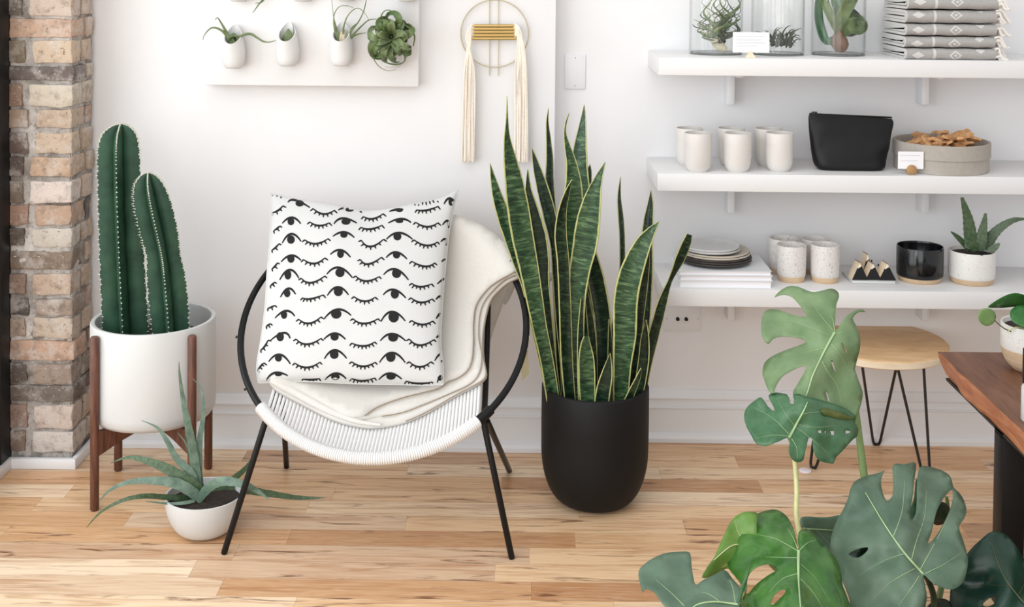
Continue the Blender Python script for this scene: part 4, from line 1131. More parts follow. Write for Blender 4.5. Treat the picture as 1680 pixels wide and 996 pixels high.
def strands(name, parent, c, r, n, mat, base, spread, lean, h0, h1, rad, curl=1.0):
    for k in range(n):
        a = random.uniform(0, 2*PI); hh = random.uniform(h0, h1); sp = random.uniform(0.3, 1.0)*spread
        tip = Vector((math.cos(a)*sp+lean[0], math.sin(a)*sp+lean[1], hh))
        pts = []
        for j in range(7):
            s = j/6
            p = Vector(base)*1.0+(tip-Vector(base))*s
            p += Vector((math.sin(s*5*curl+k), math.cos(s*4*curl+k*1.7), 0))*0.018*s*(1.2-s)*2*curl
            d = math.hypot(p.x, p.y)
            if d > r*0.9: p.x *= r*0.9/d; p.y *= r*0.9/d
            pts.append(tuple(p))
        P = catmull(pts, 18); b = MB()
        b.tube([c+Vector(p) for p in P], [rad*(1-0.85*i/17) for i in range(18)], 6, flat=0.6); b.build(name, mat, parent, smooth=80)
t = thing('air_plant', 'tall tangled green air plant inside the left glass jar', 'air plant', c1+Vector((0, 0, 0.008)), 'air plants in the glass jars')
b = MB(); b.tube([c1+Vector(p) for p in ((0.028, -0.01, 0.012), (0.012, -0.005, 0.022), (0.0, 0, 0.035), (-0.008, 0, 0.052))], [0.008, 0.015, 0.014, 0.008], 10); b.build('root_base', m_air_white, t)
strands('leaf', t, c1, r1, 26, m_air_green, (0.0, 0, 0.03), 0.075, (0.008, 0), 0.07, 0.21, 0.0058, 1.9)
strands('leaf', t, c1, r1, 9, m_air_dark, (0.01, 0, 0.025), 0.075, (0.02, 0.01), 0.06, 0.19, 0.005, 2.0)
strands('pale_leaf', t, c1, r1, 5, m_air_white, (0.0, -0.01, 0.03), 0.065, (-0.03, -0.01), 0.05, 0.14, 0.0055, 1.4)
t = thing('air_plant', 'small dark spiky air plant lying in the middle glass jar', 'air plant', c2+Vector((0.006, 0, 0.008)), 'air plants in the glass jars')
for k in range(52):
    a = random.uniform(0, 2*PI); el = random.uniform(0.0, 1.3); L = random.uniform(0.03, 0.062); base = Vector((0.012+random.uniform(-.032, .032), random.uniform(-.025, .025), 0.02+random.uniform(0, .012)))
    d = Vector((math.cos(a)*math.cos(el), math.sin(a)*math.cos(el), math.sin(el))); pts = []
    for j in range(6):
        s = j/5; p = base+d*L*s+Vector((math.cos(a), math.sin(a), 0))*0.012*s*s+Vector((0, 0, 0.014*math.sin(s*PI)))
        p.z = max(p.z, 0.011); q = math.hypot(p.x, p.y)
        if q > r2*0.92: p.x *= r2*0.92/q; p.y *= r2*0.92/q
        pts.append(c2+p)
    b = MB(); b.tube(pts, [0.0030, 0.0028, 0.0024, 0.0018, 0.0012, 0.0004], 5, flat=0.7); b.build('leaf', m_air_dark, t, smooth=80)
t = thing('air_plant', 'brown bulb with broad green curling leaves inside the jar by the towels', 'air plant', c3+Vector((0, 0, 0.008)), 'air plants in the glass jars')
b = MB(); b.lathe([(0, 0), (0.010, 0.0), (0.020, 0.010), (0.026, 0.024), (0.023, 0.040), (0.014, 0.056), (0.008, 0.064), (0, 0.066)], 24, c3+Vector((0.004, -0.012, 0.0075)), fn=lambda p, a, r, z: p+Vector((-0.10*z, 0, 0)))
b.build('bulb', m_bulb, t)
def blade(parent, c, pts, width, mat, normal=(0, -1, 0.2), n=22, name='leaf'):
    P = [Vector(p) for p in catmull(pts, n)]; b = MB()
    wd = [width*(math.sin(PI*min(1, 0.12+0.88*i/(n-1)))**0.7)+0.0006 for i in range(n)]
    ribbon3(b, [c+p for p in P], wd, Vector(normal), cup=0.6); return b.build(name, mat, parent, smooth=80, solid=0.002)
for pts, w, m in ([((0, -.012, .055), (-.02, -.03, .09), (-.045, -.02, .15), (-.05, 0, .20), (-.03, .02, .23)), .012, m_air_green],
                  [((0, -.012, .055), (-.035, 0, .04), (-.055, .01, .10), (-.058, 0, .17), (-.05, 0, .22)), .012, m_mon_mid],
                  [((.002, -.012, .06), (.02, -.04, .085), (.05, -.03, .085), (.058, 0, .10), (.04, .03, .12)), .024, m_air_green],
                  [((.0, -.01, .06), (.01, .0, .10), (.045, .02, .11), (.05, .03, .07), (.02, .04, .06)), .022, m_mon_dark],
                  [((.0, -.012, .06), (-.004, -.035, .10), (.02, -.03, .15), (.05, 0, .19), (.055, .01, .23)), .018, m_air_green],
                  [((.0, -.01, .06), (.0, -.01, .12), (-.01, 0, .18), (.02, .02, .24)), .016, m_mon_mid]):
    blade(t, c3, pts, w, m)
# ---- cards
def scribble(b, x0, x1, z, y, amp, k):
    n = max(8, int((x1-x0)/0.0011)); pts = []
    for i in range(n):
        x = x0+(x1-x0)*i/(n-1); pts.append(Vector((x, y, z+amp*math.sin(i*2.3+k)*(0.6+0.4*math.sin(i*0.71+k)))))
    b.tube(pts, 0.00033, 3)
def card(label, x0, y0, x1, y1, zs, holder, lines, lean):
    Yf = SF+0.022; p0, p1 = PY(x0, y1, Yf), PY(x1, y0, Yf)
    t = thing('info_card', label, 'card', ((p0.x+p1.x)/2, Yf, zs), 'small white cards on the shelves')
    zb_ = max(p0.z, zs+0.004)
    b = MB(); b.box(p0.x, p1.x, Yf, Yf+0.0008, zb_, p1.z); o = b.build('card', m_paper, t, smooth=0)
    b = MB()
    for k in range(lines):
        z = p1.z-(p1.z-zb_)*(0.22+0.62*k/max(1, lines)); e = (0.14, 0.22, 0.12, 0.3, 0.2)[k % 5]
        scribble(b, p0.x+(p1.x-p0.x)*0.10, p1.x-(p1.x-p0.x)*e, z, Yf-0.0004, 0.0011, k*1.9)
    b.build('handwriting', m_ink, o, smooth=0)
    hx = PY(holder[1], y1, Yf).x; b = MB()
    if holder[0] == 'wedge':
        for q in (-1, 1):
            y_ = Yf-0.0075 if q < 0 else Yf+0.001
            b.loft([[Vector((hx-0.015, yy, zs)), Vector((hx+0.015, yy, zs)), Vector((hx+0.001, yy, zs+0.020)), Vector((hx-0.001, yy, zs+0.020))] for yy in (y_, y_+0.0065)])
        b.build('wooden_holder', m_seatrim, t, smooth=20)
    else:
        rr = 8.2*mpp(Yf)
        for y_ in (Yf-0.0085, Yf+0.0012):
            b.tube([Vector((hx, y_, zs+rr)), Vector((hx, y_+0.001, zs+rr)), Vector((hx, y_+0.0063, zs+rr)), Vector((hx, y_+0.0073, zs+rr))], [rr*0.93, rr, rr, rr*0.93], 28)
        b.build('wooden_holder', m_discwood, t, smooth=50)
card('white handwritten card in a triangular wooden holder before the glass jars', 1202, 53, 1262.5, 86, Z1, ('wedge', 1231), 4, 0)
card('white card in a round wooden holder before the grey round box', 1473, 249, 1515.5, 277, Z2, ('disc', 1495), 2, 0)
# ---- folded towels
random.seed(8)
tx0, tx1 = PY(1482, 90, SF+0.03).x, PY(1630, 90, SF+0.03).x
TW, TD = tx1-tx0, 0.225
def towel_mesh(hh):
    b = MB(); r = hh/2
    def prof(th, ri, d0, d1):       # C-shaped fold in (y, z): y=0 is the front nose
        o, i_ = [], []
        o.append((d1, r-ri)); i_.append((d1, r-ri+th))
        for k in range(13):
            a = -PI/2-PI*k/12
            o.append((d0+ri+ri*math.cos(a), r+ri*math.sin(a))); i_.append((d0+ri+(ri-th)*math.cos(a), r+(ri-th)*math.sin(a)))
        o.append((d1, r+ri)); i_.append((d1, r+ri-th))
        return o+list(reversed(i_))
    for th, ri, d0, d1 in ((0.0075, r-0.0004, 0, TD), (0.0075, r-0.0088, 0.012, TD-0.01)):
        pr = prof(th, ri, d0, d1); rings = []
        for s in range(25):
            x = -TW/2+TW*s/24; sag = 0.0006*math.sin(s*0.9)+0.0008*noise.noise(Vector((s*.4, hh*900, ri*500)))
            e = 0.006*noise.noise(Vector((3.1*ri*1000, 0, 0))) if s == 0 else 0
            rings.append([Vector((x-abs(e), p[0], p[1]+sag)) for p in pr])
        b.loft(rings)
    return b
def fringe_mesh(hh, big):
    b = MB()
    for k in range(34):
        y = 0.002+0.08*random.random(); z = hh*random.uniform(0.15, 0.9); L = random.uniform(0.02, 0.04)*(1.2 if big else 1)
        d = random.uniform(0.008, 0.03)
        pts = [Vector((TW/2-0.002, y, z)), Vector((TW/2+d*0.6, y-0.002, z+0.003)), Vector((TW/2+d, y-0.004, max(0.002, z-0.4*L))), Vector((TW/2+d+0.005+random.uniform(0, .008), y-0.005, max(0.0015, z-L)))]
        b.tube([Vector(p) for p in catmull([tuple(p) for p in pts], 9)], [0.0030]*7+[0.0040, 0.0028], 5)
    return b
zz = Z1; seams = [97.3, 78.5, 59, 38.5, 15.5, -4.5]
tpy = []
for k in range(5):
    za = PY(1556, seams[k], SF+0.012).z if k else Z1+0.0002; zb_ = PY(1556, seams[k+1], SF+0.012).z
    loc = Vector(((tx0+tx1)/2+(0.0, -0.002, 0.0, 0.001, 0.003)[k]*1.2, SF+0.006+(0, .003, .001, .004, .002)[k], za+0.0003))
    t = thing('folded_towel', 'grey woven folded towel with white fringe, '+('bottom of the stack', 'second from the bottom of the stack', 'middle of the stack of five', 'second from the top of the stack', 'topmost of the stack and cut by the frame')[k], 'towel', loc, 'folded towels on the top shelf')
    b = towel_mesh(zb_-za-0.0028); o = b.build('folded_cloth', m_towel, smooth=45, loc=None); o.parent = t
    b = fringe_mesh(zb_-za, k in (0, 3, 4)); o = b.build('fringe', m_fringe, smooth=60); o.parent = t
# ---- white tumblers on the middle shelf
def cup_profile(r, h, taper=0.72):
    return [(0, 0), (r*taper*0.92, 0), (r*taper, 0.003), (r*0.86, h*0.10), (r*0.95, h*0.22), (r*0.985, h*0.40), (r, h*0.7), (r, h-0.002), (r-0.001, h), (r-0.003, h-0.0003), (r-0.0035, h-0.006), (r*0.88, h*0.3), (r*0.6, 0.01), (0, 0.008)]
cups = [(1147, 283.3, 'front row, at the left end', 23), (1212.5, 283.5, 'front row, in the middle', 23), (1281.5, 282.7, 'front row, next to the black pouch', 23),
        (1133, 273.5, 'back row, at the left end', 22), (1202, 273.5, 'back row, in the middle', 22), (1263, 274, 'back row, nearest to the black pouch', 22)]
c0 = None
for px, py, lab, rp in cups:
    c, r = base_at(px, py, Z2, 23*0.72); r /= 0.72
    if c0 is None:
        hC = PY(1147, 217.5, c.y).z-Z2
        b = MB(); b.lathe(cup_profile(r, hC), 48); c0 = b.build('tumbler', m_cream, loc=(0, 0, 0), smooth=50); c0.location = c; o = c0
    else: o = c0.copy(); COL.objects.link(o); o.location = (c.x, c.y, Z2)
    tag(o, 'cream stoneware tumbler without handle, '+lab, 'cup', 'cream tumblers on the middle shelf')
# ---- black zip pouch
t0p = PZ(1395, 281, Z2); Yp = t0p.y+0.036
zt_ = PY(1395, 190, Yp).z; hp = zt_-Z2
t = thing('zip_pouch', 'black flat-bottomed zip pouch on the middle shelf', 'pouch', (t0p.x, Yp, Z2))
b = MB(); rings = []
prof_l = [(0.0, 1343), (0.03, 1339), (0.12, 1335), (0.35, 1331), (0.7, 1327), (0.93, 1325.5), (1.0, 1328)]
prof_r = [(0.0, 1446), (0.03, 1450.5), (0.12, 1452.5), (0.35, 1456), (0.7, 1462), (0.93, 1466), (1.0, 1463)]
lerp = lambda T, s: next(a[1]+(c[1]-a[1])*(s-a[0])/(c[0]-a[0]) for a, c in zip(T, T[1:]) if a[0] <= s <= c[0])
for k in range(19):
    s = k/18; xl, xr = PY(lerp(prof_l, s), 230, Yp).x, PY(lerp(prof_r, s), 230, Yp).x
    d = 0.036*(1-s)**0.8+0.004; d *= 0.86 if k == 0 else 1
    ring = []
    for j in range(40):
        a = 2*PI*j/40; ca, sa = math.cos(a), math.sin(a)
        x = (xl+xr)/2+(xr-xl)/2*math.copysign(abs(ca)**0.35, ca); y = Yp+d*math.copysign(abs(sa)**0.75, sa)
        tilt = -0.008*(x-t0p.x)/0.12*s
        p = Vector((x, y, Z2+0.0005+hp*s+tilt))
        p.y += 0.008*noise.noise(p*22+Vector((4, 0, 0)))*math.sin(PI*min(1, s*1.1)); ring.append(p)
    rings.append(ring)
b.loft(rings); b.build('pouch_body', m_blackcloth, t, smooth=60)
pl, pr_ = PY(1328, 187, Yp), PY(1463, 193, Yp)
b = MB(); b.tube([pl+(pr_-pl)*(i/12) for i in range(13)], 0.0028, 8); b.build('zip', m_blackcloth, t)
b = MB(); b.box(pl.x+0.006, pl.x+0.022, Yp-0.004, Yp+0.004, pl.z, pl.z+0.007, bev=0.002); b.tube([pl+Vector((0.008, 0, 0.004)), pl+Vector((0.002, -0.006, -0.002)), pl+Vector((0.0, -0.008, -0.014))], 0.0016, 6); b.build('zip_pull', m_darkzip, t)
# ---- round grey box with wood sticks
cB, rB = base_at(1569, 289, Z2, 74.5)
rB = 74.5*mpp(cB.y); hB = PY(1570, 230, cB.y).z-Z2; zl = PY(1570, 266, cB.y-rB).z-Z2
t = thing('round_box', 'round grey box with a wide collar, full of wood sticks', 'box', cB)
b = MB(); b.lathe([(0, 0), (rB-0.002, 0), (rB, 0.002), (rB, zl+0.01), (rB-0.004, zl+0.01), (rB-0.004, 0.004), (0, 0.004)], 64, cB); b.build('box_base', m_greyboard, t, smooth=40)
R2 = rB+0.0035
b = MB(); b.lathe([(rB+0.0004, zl), (R2-0.001, zl), (R2, zl+0.001), (R2, hB-0.001), (R2-0.001, hB), (rB-0.003, hB), (rB-0.0035, hB-0.002), (rB-0.0035, zl+0.011), (rB+0.0004, zl+0.0102)], 64, cB); b.build('collar', m_greyboard, t, smooth=40)
b = MB(); b.lathe([(0, hB-0.03), (rB-0.006, hB-0.03), (rB-0.006, hB-0.026), (0, hB-0.020)], 40, cB); b.build('inner_tray', m_greyboard, t)
random.seed(14)
def chip_mesh(L, w, h):
    b = MB(); rings = []
    for k in range(6):
        s = k/5; x = (s-0.5)*L; q = 1-0.35*abs(s-0.5)
        rings.append([Vector((x+random.uniform(-.002, .002), sy*w*q*random.uniform(.7, 1), sz*h*q*random.uniform(.6, 1))) for sy, sz in ((-1, -.6), (1, -1), (.8, 1), (-.9, .7))])
    b.loft(rings); return b
protos = []
for k in range(5):
    o = chip_mesh(random.uniform(0.055, 0.08), random.uniform(0.010, 0.016), random.uniform(0.005, 0.009)).build('wood_stick', m_chip, smooth=25, loc=(0, 0, 0))
    tag(o, 'pale wood stick heaped in the round grey box', 'wood stick', 'wood sticks in the grey box'); protos.append(o)
for k in range(36):
    o = protos[k] if k < 5 else protos[k % 5].copy()
    if k >= 5: COL.objects.link(o)
    ring = k//18; a = k*2.4; rad = (rB-0.046)*math.sqrt(((k % 18)+0.5)/18)*(1 if ring == 0 else 0.85)
    x, y = rad*math.cos(a), rad*math.sin(a)
    hgt = hB-0.015+ring*0.011+0.010*(k % 3)*0.5+0.008*(x > 0.0)*(ring)
    o.location = (cB.x+x+0.006, cB.y+y, Z2+hgt); o.rotation_euler = (random.uniform(-.4, .4), random.uniform(-.32, .32), random.uniform(0, PI))
# ---- magazines and plates on the lowest shelf
bx0, bx1 = PY(1114.5, 460, SF+0.012).x, PY(1267, 460, SF+0.012).x
ys = [469.3, 461.2, 452.5, 445.0]
zb_ = Z3
for k, lab in enumerate(('lowest of three', 'middle one of three', 'top one of three, directly under the plates')):
    z1 = PY(1190, ys[k+1], SF+0.010).z; z0 = zb_+0.0002; hbk = z1-z0
    ox_ = (0, .0015, -.001)[k]
    t = thing('white_book', 'thick white softcover book under the plates, '+lab, 'book', ((bx0+bx1)/2, SF+0.12, z0), 'white books on the lowest shelf')
    b = MB(); b.box(bx0+0.003+ox_, bx1-0.003+ox_, SF+0.016, SF+0.204, z0+0.0012, z0+hbk-0.0012); b.build('pages', m_paper, t, smooth=0)
    b = MB(); b.box(bx0+ox_, bx1+ox_, SF+0.011, SF+0.206, z0, z0+0.0012, bev=0.0004, seg=1); b.box(bx0+ox_, bx1+ox_, SF+0.011, SF+0.206, z0+hbk-0.0012, z0+hbk, bev=0.0004, seg=1)
    b.build('cover', m_bluegrey if k == 2 else m_trim, t, smooth=30)
    zb_ = z0+hbk
def plate_mesh(r, h, th):
    b = MB()
    b.lathe([(0, 0), (r*0.55, 0), (r*0.62, 0.0012), (r*0.88, h*0.24), (r*0.985, h-th), (r*0.998, h-th*0.8), (r, h-th*0.4), (r*0.995, h-th*0.1), (r*0.98, h), (r*0.955, h-th*0.25), (r*0.86, h*0.24+th*0.7), (r*0.55, 0.0035), (0, 0.003)], 64)
    return b
pf = PZ(1182, 442.5, zb_); rP = 59.5*mpp(pf.y+0.1); pcx, pcy = pf.x, SF+0.02+rP
PL = [(rP, m_plate_dark, 'charcoal stoneware plate, lowest of the stack on the books', 0), (rP*0.995, m_plate_dark, 'charcoal stoneware plate, second from the bottom of the stack', .001), (rP*0.985, m_plate_dark, 'charcoal stoneware plate just under the oatmeal plates', -.001),
      (rP*0.96, m_plate_beige, 'oatmeal stoneware plate, lower of two in the stack', .0), (rP*0.95, m_plate_beige, 'oatmeal stoneware plate, upper of two in the stack', -.002),
      (rP*0.80, m_plate_grey, 'small pale grey plate under the topmost plate', -.012), (rP*0.79, m_plate_grey, 'small pale grey plate at the very top of the stack', -.014)]
zp = zb_; ztop = PY(1178, 401, pcy).z; stp = max(0.0046, (ztop-0.012-zp)/6)
for k, (r, m, lab, dx) in enumerate(PL):
    o = plate_mesh(r, 0.0125, stp-0.0007).build('stacked_plate', m, smooth=50, loc=(0, 0, 0)); o.location = (pcx+dx, pcy, zp+0.0002)
    tag(o, lab, 'plate', 'plates stacked on the white books'); zp += stp
# ---- speckled cups
def two_tone(name, label, cat, c, r, h, zband, glaze, group=None, flare=1.0):
    t = thing(name, label, cat, c, group)
    b = MB(); b.lathe([(r*0.955, zband), (r*0.985, zband+0.002), (r, zband+0.012), (r*flare, h-0.002), (r*flare-0.001, h), (r*flare-0.003, h-0.0005), (r*flare-0.004, h-0.006), (r-0.005, 0.03), (r*0.6, 0.012), (0, 0.010), ], 56, c); b.build('glazed_body', glaze, t, smooth=50)
    b = MB(); b.lathe([(0, 0), (r*0.86, 0), (r*0.90, 0.003), (r*0.957, zband), (r*0.93, zband+0.002), (0, 0.009)], 56, c); b.build('bare_clay_foot', m_clay, t, smooth=50)
    return t
for px, py, top, rp, lab in ((1302.5, 465.3, 401, 23.5, 'front one nearest the plates'), (1358, 466.5, 400.5, 23, 'front one nearest the black cup'),
                             (1289, 452.3, 390, 23.5, 'rear one, half hidden on the plate side'), (1343, 452.3, 391, 22.5, 'rear one, half hidden on the black cup side')):
    c, r = base_at(px, py, Z3, rp*0.88); r = rp*mpp(c.y)
    two_tone('speckled_cup', 'speckled cream cup with bare clay foot, '+lab, 'cup', c, r, PY(px, top, c.y).z-Z3, 0.017, m_speckle, 'speckled cups on the lowest shelf', 1.03)
c, r = base_at(1519.5, 468, Z3, 34); r = 37.3*mpp(c.y)
two_tone('black_planter', 'empty glossy black planter with bare clay foot on the lowest shelf', 'planter', c, r, PY(1520, 403, c.y).z-Z3, 0.014, m_blackglaze)
c, r = base_at(1606, 471, Z3, 34); r = 37*mpp(c.y); hA = PY(1606, 410, c.y).z-Z3
t = two_tone('potted_aloe', 'small aloe in a white cup-shaped planter with clay foot', 'aloe plant', c, r, hA, 0.016, m_speckle2)
b = MB(); b.lathe([(0, hA-0.022), (r-0.006, hA-0.022), (r-0.005, hA-0.012), (0, hA-0.008)], 32, c); b.build('soil', m_soil, t)
cf = PY(1610.5, 416.5, c.y-r-0.001); b = MB()
b.tube([cf+Vector((0.0042*math.cos(2*PI*i/24), 0, 0.0042*math.sin(2*PI*i/24))) for i in range(25)], 0.0011, 6, cap=False); b.ball(cf, 0.0014, 8); b.build('stamped_mark', m_black, t)
yA = c.y
for pts in ([(1588, 408, 10, yA-.01), (1592, 395, 18, yA-.01), (1591, 378, 19, yA-.012), (1588, 358, 15, yA-.012), (1583, 340, 10, yA-.012), (1578, 324, 5, yA-.01)],
            [(1608, 412, 10, yA-.02), (1609, 398, 17, yA-.02), (1612, 380, 14, yA-.02), (1615, 364, 9, yA-.02), (1617, 350, 4, yA-.02)],
            [(1618, 410, 10, yA), (1622, 396, 17, yA), (1632, 382, 15, yA-.005), (1646, 370, 12, yA-.01), (1664, 361, 8, yA-.015), (1686, 359, 2, yA-.02)],
            [(1590, 410, 8, yA+.01), (1580, 398, 9, yA+.01), (1570, 388, 7, yA+.01), (1560, 380, 2, yA+.01)],
            [(1600, 412, 10, yA-.03), (1596, 404, 12, yA-.035), (1588, 398, 8, yA-.038), (1582, 396, 2, yA-.04)],
            [(1622, 412, 8, yA-.02), (1632, 406, 10, yA-.025), (1640, 399, 3, yA-.028)]):
    aloe_leaf('leaf', pts, m_aloe_dark, t, sc=1.0, ox=0, oy=0)
# ---- white tray with dipped wooden peaks
Yt0 = PZ(1398, 466, Z3).y
x0, x1 = PZ(1398, 466, Z3).x, PZ(1471, 468, Z3).x
t = thing('white_tray', 'small square white tray holding black-dipped wooden peaks', 'tray', ((x0+x1)/2, Yt0+0.055, Z3))
b = MB(); b.box(x0, x1, Yt0, Yt0+0.115, Z3+0.0002, Z3+0.009, bev=0.003); b.build('tray_slab', m_ceramic, t, smooth=40)
def peak(px, w, h, dy, lab):
    c = PY(px, 460, Yt0+dy); z = Z3+0.0092; hw = w*mpp(Yt0)/2; hh = h*mpp(Yt0); D = 0.040
    t = thing('wooden_peak', 'cream triangular wooden wedge with a black-dipped front, '+lab, 'wooden wedge', (c.x, Yt0+dy, z), 'wooden wedges on the tray')
    f = [Vector((c.x-hw, Yt0+dy, z)), Vector((c.x+hw, Yt0+dy, z)), Vector((c.x+hw*0.1, Yt0+dy+0.012, z+hh))]
    g = [p+Vector((-0.003, D, 0)) for p in f]; b = MB(); b.loft([f, g]); b.build('wedge', m_seatrim, t, smooth=10)
    k = 0.80; fb_ = [f[0]+Vector((-.0006, -.0008, 0)), f[1]+Vector((.0006, -.0008, 0)), f[1]+(f[2]-f[1])*k+Vector((.0006, -.0008, 0)), f[0].lerp(f[2], 0.7)+Vector((0.001, -.0008, -.002)), f[0].lerp(f[2], k*0.9)+Vector((-.0006, -.0008, 0))]
    b = MB(); b.loft([fb_, [p+Vector((0, 0.0007, 0)) for p in fb_]]); b.build('black_dip', m_blackcloth, t, smooth=0)
    b = MB(); b.tube([f[2]+Vector((0, -0.0004, 0)), g[2]], 0.0011, 6); b.build('brown_edge', m_bulb, t)
peak(1411, 26, 27, 0.010, 'nearest the speckled cups'); peak(1433, 25, 25, 0.012, 'middle one of the front row'); peak(1456, 28, 26, 0.010, 'nearest the black cup'); peak(1424, 20, 34, 0.060, 'tall one at the back')
for k, (px, top) in enumerate(((1407, 431), (1420, 426), (1424.5, 426), (1430, 428), (1441, 435))):
    Yk = Yt0+0.108; p = PY(px+2, 462, Yk); p.z = Z3+0.0092; q = PY(px, top, Yk)
    t = thing('match_stick', 'thin stick with a black tip standing at the back of the tray', 'stick', p, 'black-tipped sticks on the tray')
    b = MB(); b.tube([p, q], 0.0013, 6); b.build('shaft', m_seatrim, t); b = MB(); b.ball(q, 0.0024, 8, sc=(1, 1, 1.7)); b.build('tip', m_black, t)

# ================================================================== STOOL
foot_b, foot_l = PZ(1438, 731, 0), PZ(1334, 769, 0)
sz = 0.355; scn = PZ(1438, 557, sz); srad = 114*mpp(scn.y)
foot_r = Vector((scn.x*3-foot_b.x-foot_l.x, scn.y*3-foot_b.y-foot_l.y, 0)); foot_r = PZ(1521, 792, 0)
t = thing('hairpin_stool', 'round birch stool on black hairpin legs below the shelves', 'stool', (scn.x, scn.y, 0))
b = MB(); b.lathe([(0, sz-0.024), (srad-0.003, sz-0.024), (srad, sz-0.021), (srad, sz-0.004), (srad-0.003, sz-0.0005), (srad-0.006, sz), (0, sz)], 72, scn*1.0-Vector((0, 0, scn.z)))
o = b.build('seat', m_stoolseat, t, smooth=40)
b = MB(); b.lathe([(srad-0.002, sz-0.023), (srad+0.0012, sz-0.021), (srad+0.0012, sz-0.005), (srad-0.002, sz-0.003)], 72, Vector((scn.x, scn.y, 0))); b.build('edge_band', m_seatrim, o, smooth=50)
zt_ = sz-0.026
def hairpin(foot, a, c):
    d = (a-c).normalized(); b = MB(); f0 = foot+Vector((0, 0, 0.007))
    tt = d*0.010
    pts = [a]+[a.lerp(f0+tt, s) for s in (0.3, 0.6, 0.9, 0.97)]+[f0+tt*0.7+Vector((0, 0, -.003)), f0+Vector((0, 0, -.0035)), f0-tt*0.7+Vector((0, 0, -.003))]+[c.lerp(f0-tt, s) for s in (0.97, 0.9, 0.6, 0.3)]+[c]
    b.tube(pts, 0.0042, 8); b.build('leg', m_iron, t, smooth=70)
    m = (a+c)/2; b = MB(); rot = None
    b.tube([a+Vector((0, 0, 0.001)), c+Vector((0, 0, 0.001))], 0.008, 8, flat=0.3); b.build('mounting_plate', m_iron, t)
hairpin(foot_b, PZ(1414, 596, zt_), PZ(1472, 596, zt_))
hairpin(foot_r, PZ(1472, 600, zt_), PZ(1515, 597, zt_))
hairpin(foot_l, PZ(1352, 588, zt_), PZ(1392, 600, zt_))
b = MB(); c = PZ(1321, 773.5, 0); b.lathe([(0, 0), (0.016, 0), (0.018, 0.0015), (0.0175, 0.004), (0.016, 0.005), (0, 0.005)], 32, (0, 0, 0)); o = b.build('floor_pad', m_felt, loc=(0, 0, 0)); o.location = c
tag(o, 'small round white pad on the floor beside the stool leg', 'floor pad')

# ================================================================== BENCH
bz = 0.46; corner = PZ(1538, 577, bz); th = 0.058
t = thing('wooden_bench', 'thick live-edge walnut bench with flat black steel legs', 'bench', (corner.x+0.4, corner.y-0.6, 0))
X0, X1_, Yb0, Yb1 = corner.x, corner.x+0.95, 1.55, corner.y
b = MB(); n = 60; rings = []
for i in range(n+1):
    y = Yb1-(Yb1-Yb0)*i/n; w1 = 0.010*noise.noise(Vector((y*4, 1, 0)))+0.004*noise.noise(Vector((y*15, 1, 0))); w2 = 0.016*noise.noise(Vector((y*3, 5, 0)))+0.005*noise.noise(Vector((y*13, 5, 0)))
    xt = X0+0.0+w1*(i > 0); xm = X0+0.004+w2*0.6; xb = X0+0.014+w2
    rings.append([Vector((xt, y, bz)), Vector((xm-0.002, y, bz-th*0.45)), Vector((xb, y, bz-th)), Vector((X1_, y, bz-th)), Vector((X1_, y, bz))])
bb = len(b.v); b.loft(rings)
# the live-edge faces carry the bark-side wood
for k, f in enumerate(b.f):
    js = sorted({(i-bb) % 5 for i in f})
    if len(f) == 4 and js in ([0, 1], [1, 2]): b.m[k] = 1
b.build('slab', [m_bench, m_benchedge], t, smooth=35)
lx = X0+0.012
def steel_leg(x, y):
    b = MB(); b.box(x, x+0.052, y, y+0.052, 0, bz-th-0.006, bev=0.002); b.build('leg', m_black, t, smooth=30)
for x in (lx, X1_-0.07):
    for y in (2.72, 1.75): steel_leg(x, y)
for y in (2.72, 1.75):
    b = MB(); b.box(lx, X1_-0.018, y, y+0.052, bz-th-0.012, bz-th+0.002, bev=0.001); b.build('mounting_plate', m_black, t, smooth=30)
b = MB(); b.box(lx, lx+0.008, 1.75, Yb1-0.03, bz-th-0.006, bz-th+0.001, bev=0.001); b.build('side_rail', m_black, t, smooth=30)
# pot with round leaves on the bench
cp = PZ(1697, 618, bz); rp = 51*mpp(cp.y); cp.y += rp*0.72; cp.z = bz
cp.x = PY(1694.5, 560, cp.y).x; hp = PY(1694, 530, cp.y).z-bz; zl = PY(1694, 586, cp.y-rp).z-bz
t = thing('potted_house_plant', 'round-leaved plant in a speckled two-tone pot on the bench', 'potted plant', cp)
b = MB(); b.lathe([(rp*0.99, zl), (rp, zl+0.002), (rp, hp-0.002), (rp-0.0015, hp), (rp-0.0045, hp-0.001), (rp-0.006, hp-0.01), (rp-0.007, 0.03), (0, 0.02)], 56, cp); b.build('glazed_body', m_speckle2, t, smooth=50)
b = MB(); b.lathe([(0, 0), (rp*0.55, 0), (rp*0.64, 0.002), (rp*0.84, zl*0.35), (rp*0.95, zl*0.7), (rp*0.992, zl), (rp*0.95, zl+0.001), (0, 0.018)], 56, cp); b.build('bare_clay_foot', m_clay, t, smooth=50)
b = MB(); b.lathe([(0, hp-0.02), (rp-0.008, hp-0.02), (rp-0.0075, hp-0.012), (0, hp-0.007)], 32, cp); b.build('soil', m_soil, t)
def flat_leaf(name, parent, ol, holes, Yf, mat, step=8, th=0.0011, smooth_step=4, sm=True):
    o_ = closed_smooth(ol, smooth_step) if sm else ol
    hs = [closed_smooth(h_, smooth_step) for h_ in holes]
    v, f = cdt_mesh(o_, hs, step, lambda x, y: PY(x, y, Yf(x, y)))
    b = MB(); b.add(v, f); return b.build(name, mat, parent, smooth=80, solid=th)
yl = cp.y
def stalk(parent, pts, mat, name='stalk', n=14):
    P = catmull(pts, n); b = MB(); b.tube([PY(p[0], p[1], p[2]) for p in P], [max(.25, p[3])*mpp(p[2]) for p in P], 7); return b.build(name, mat, parent, smooth=80)
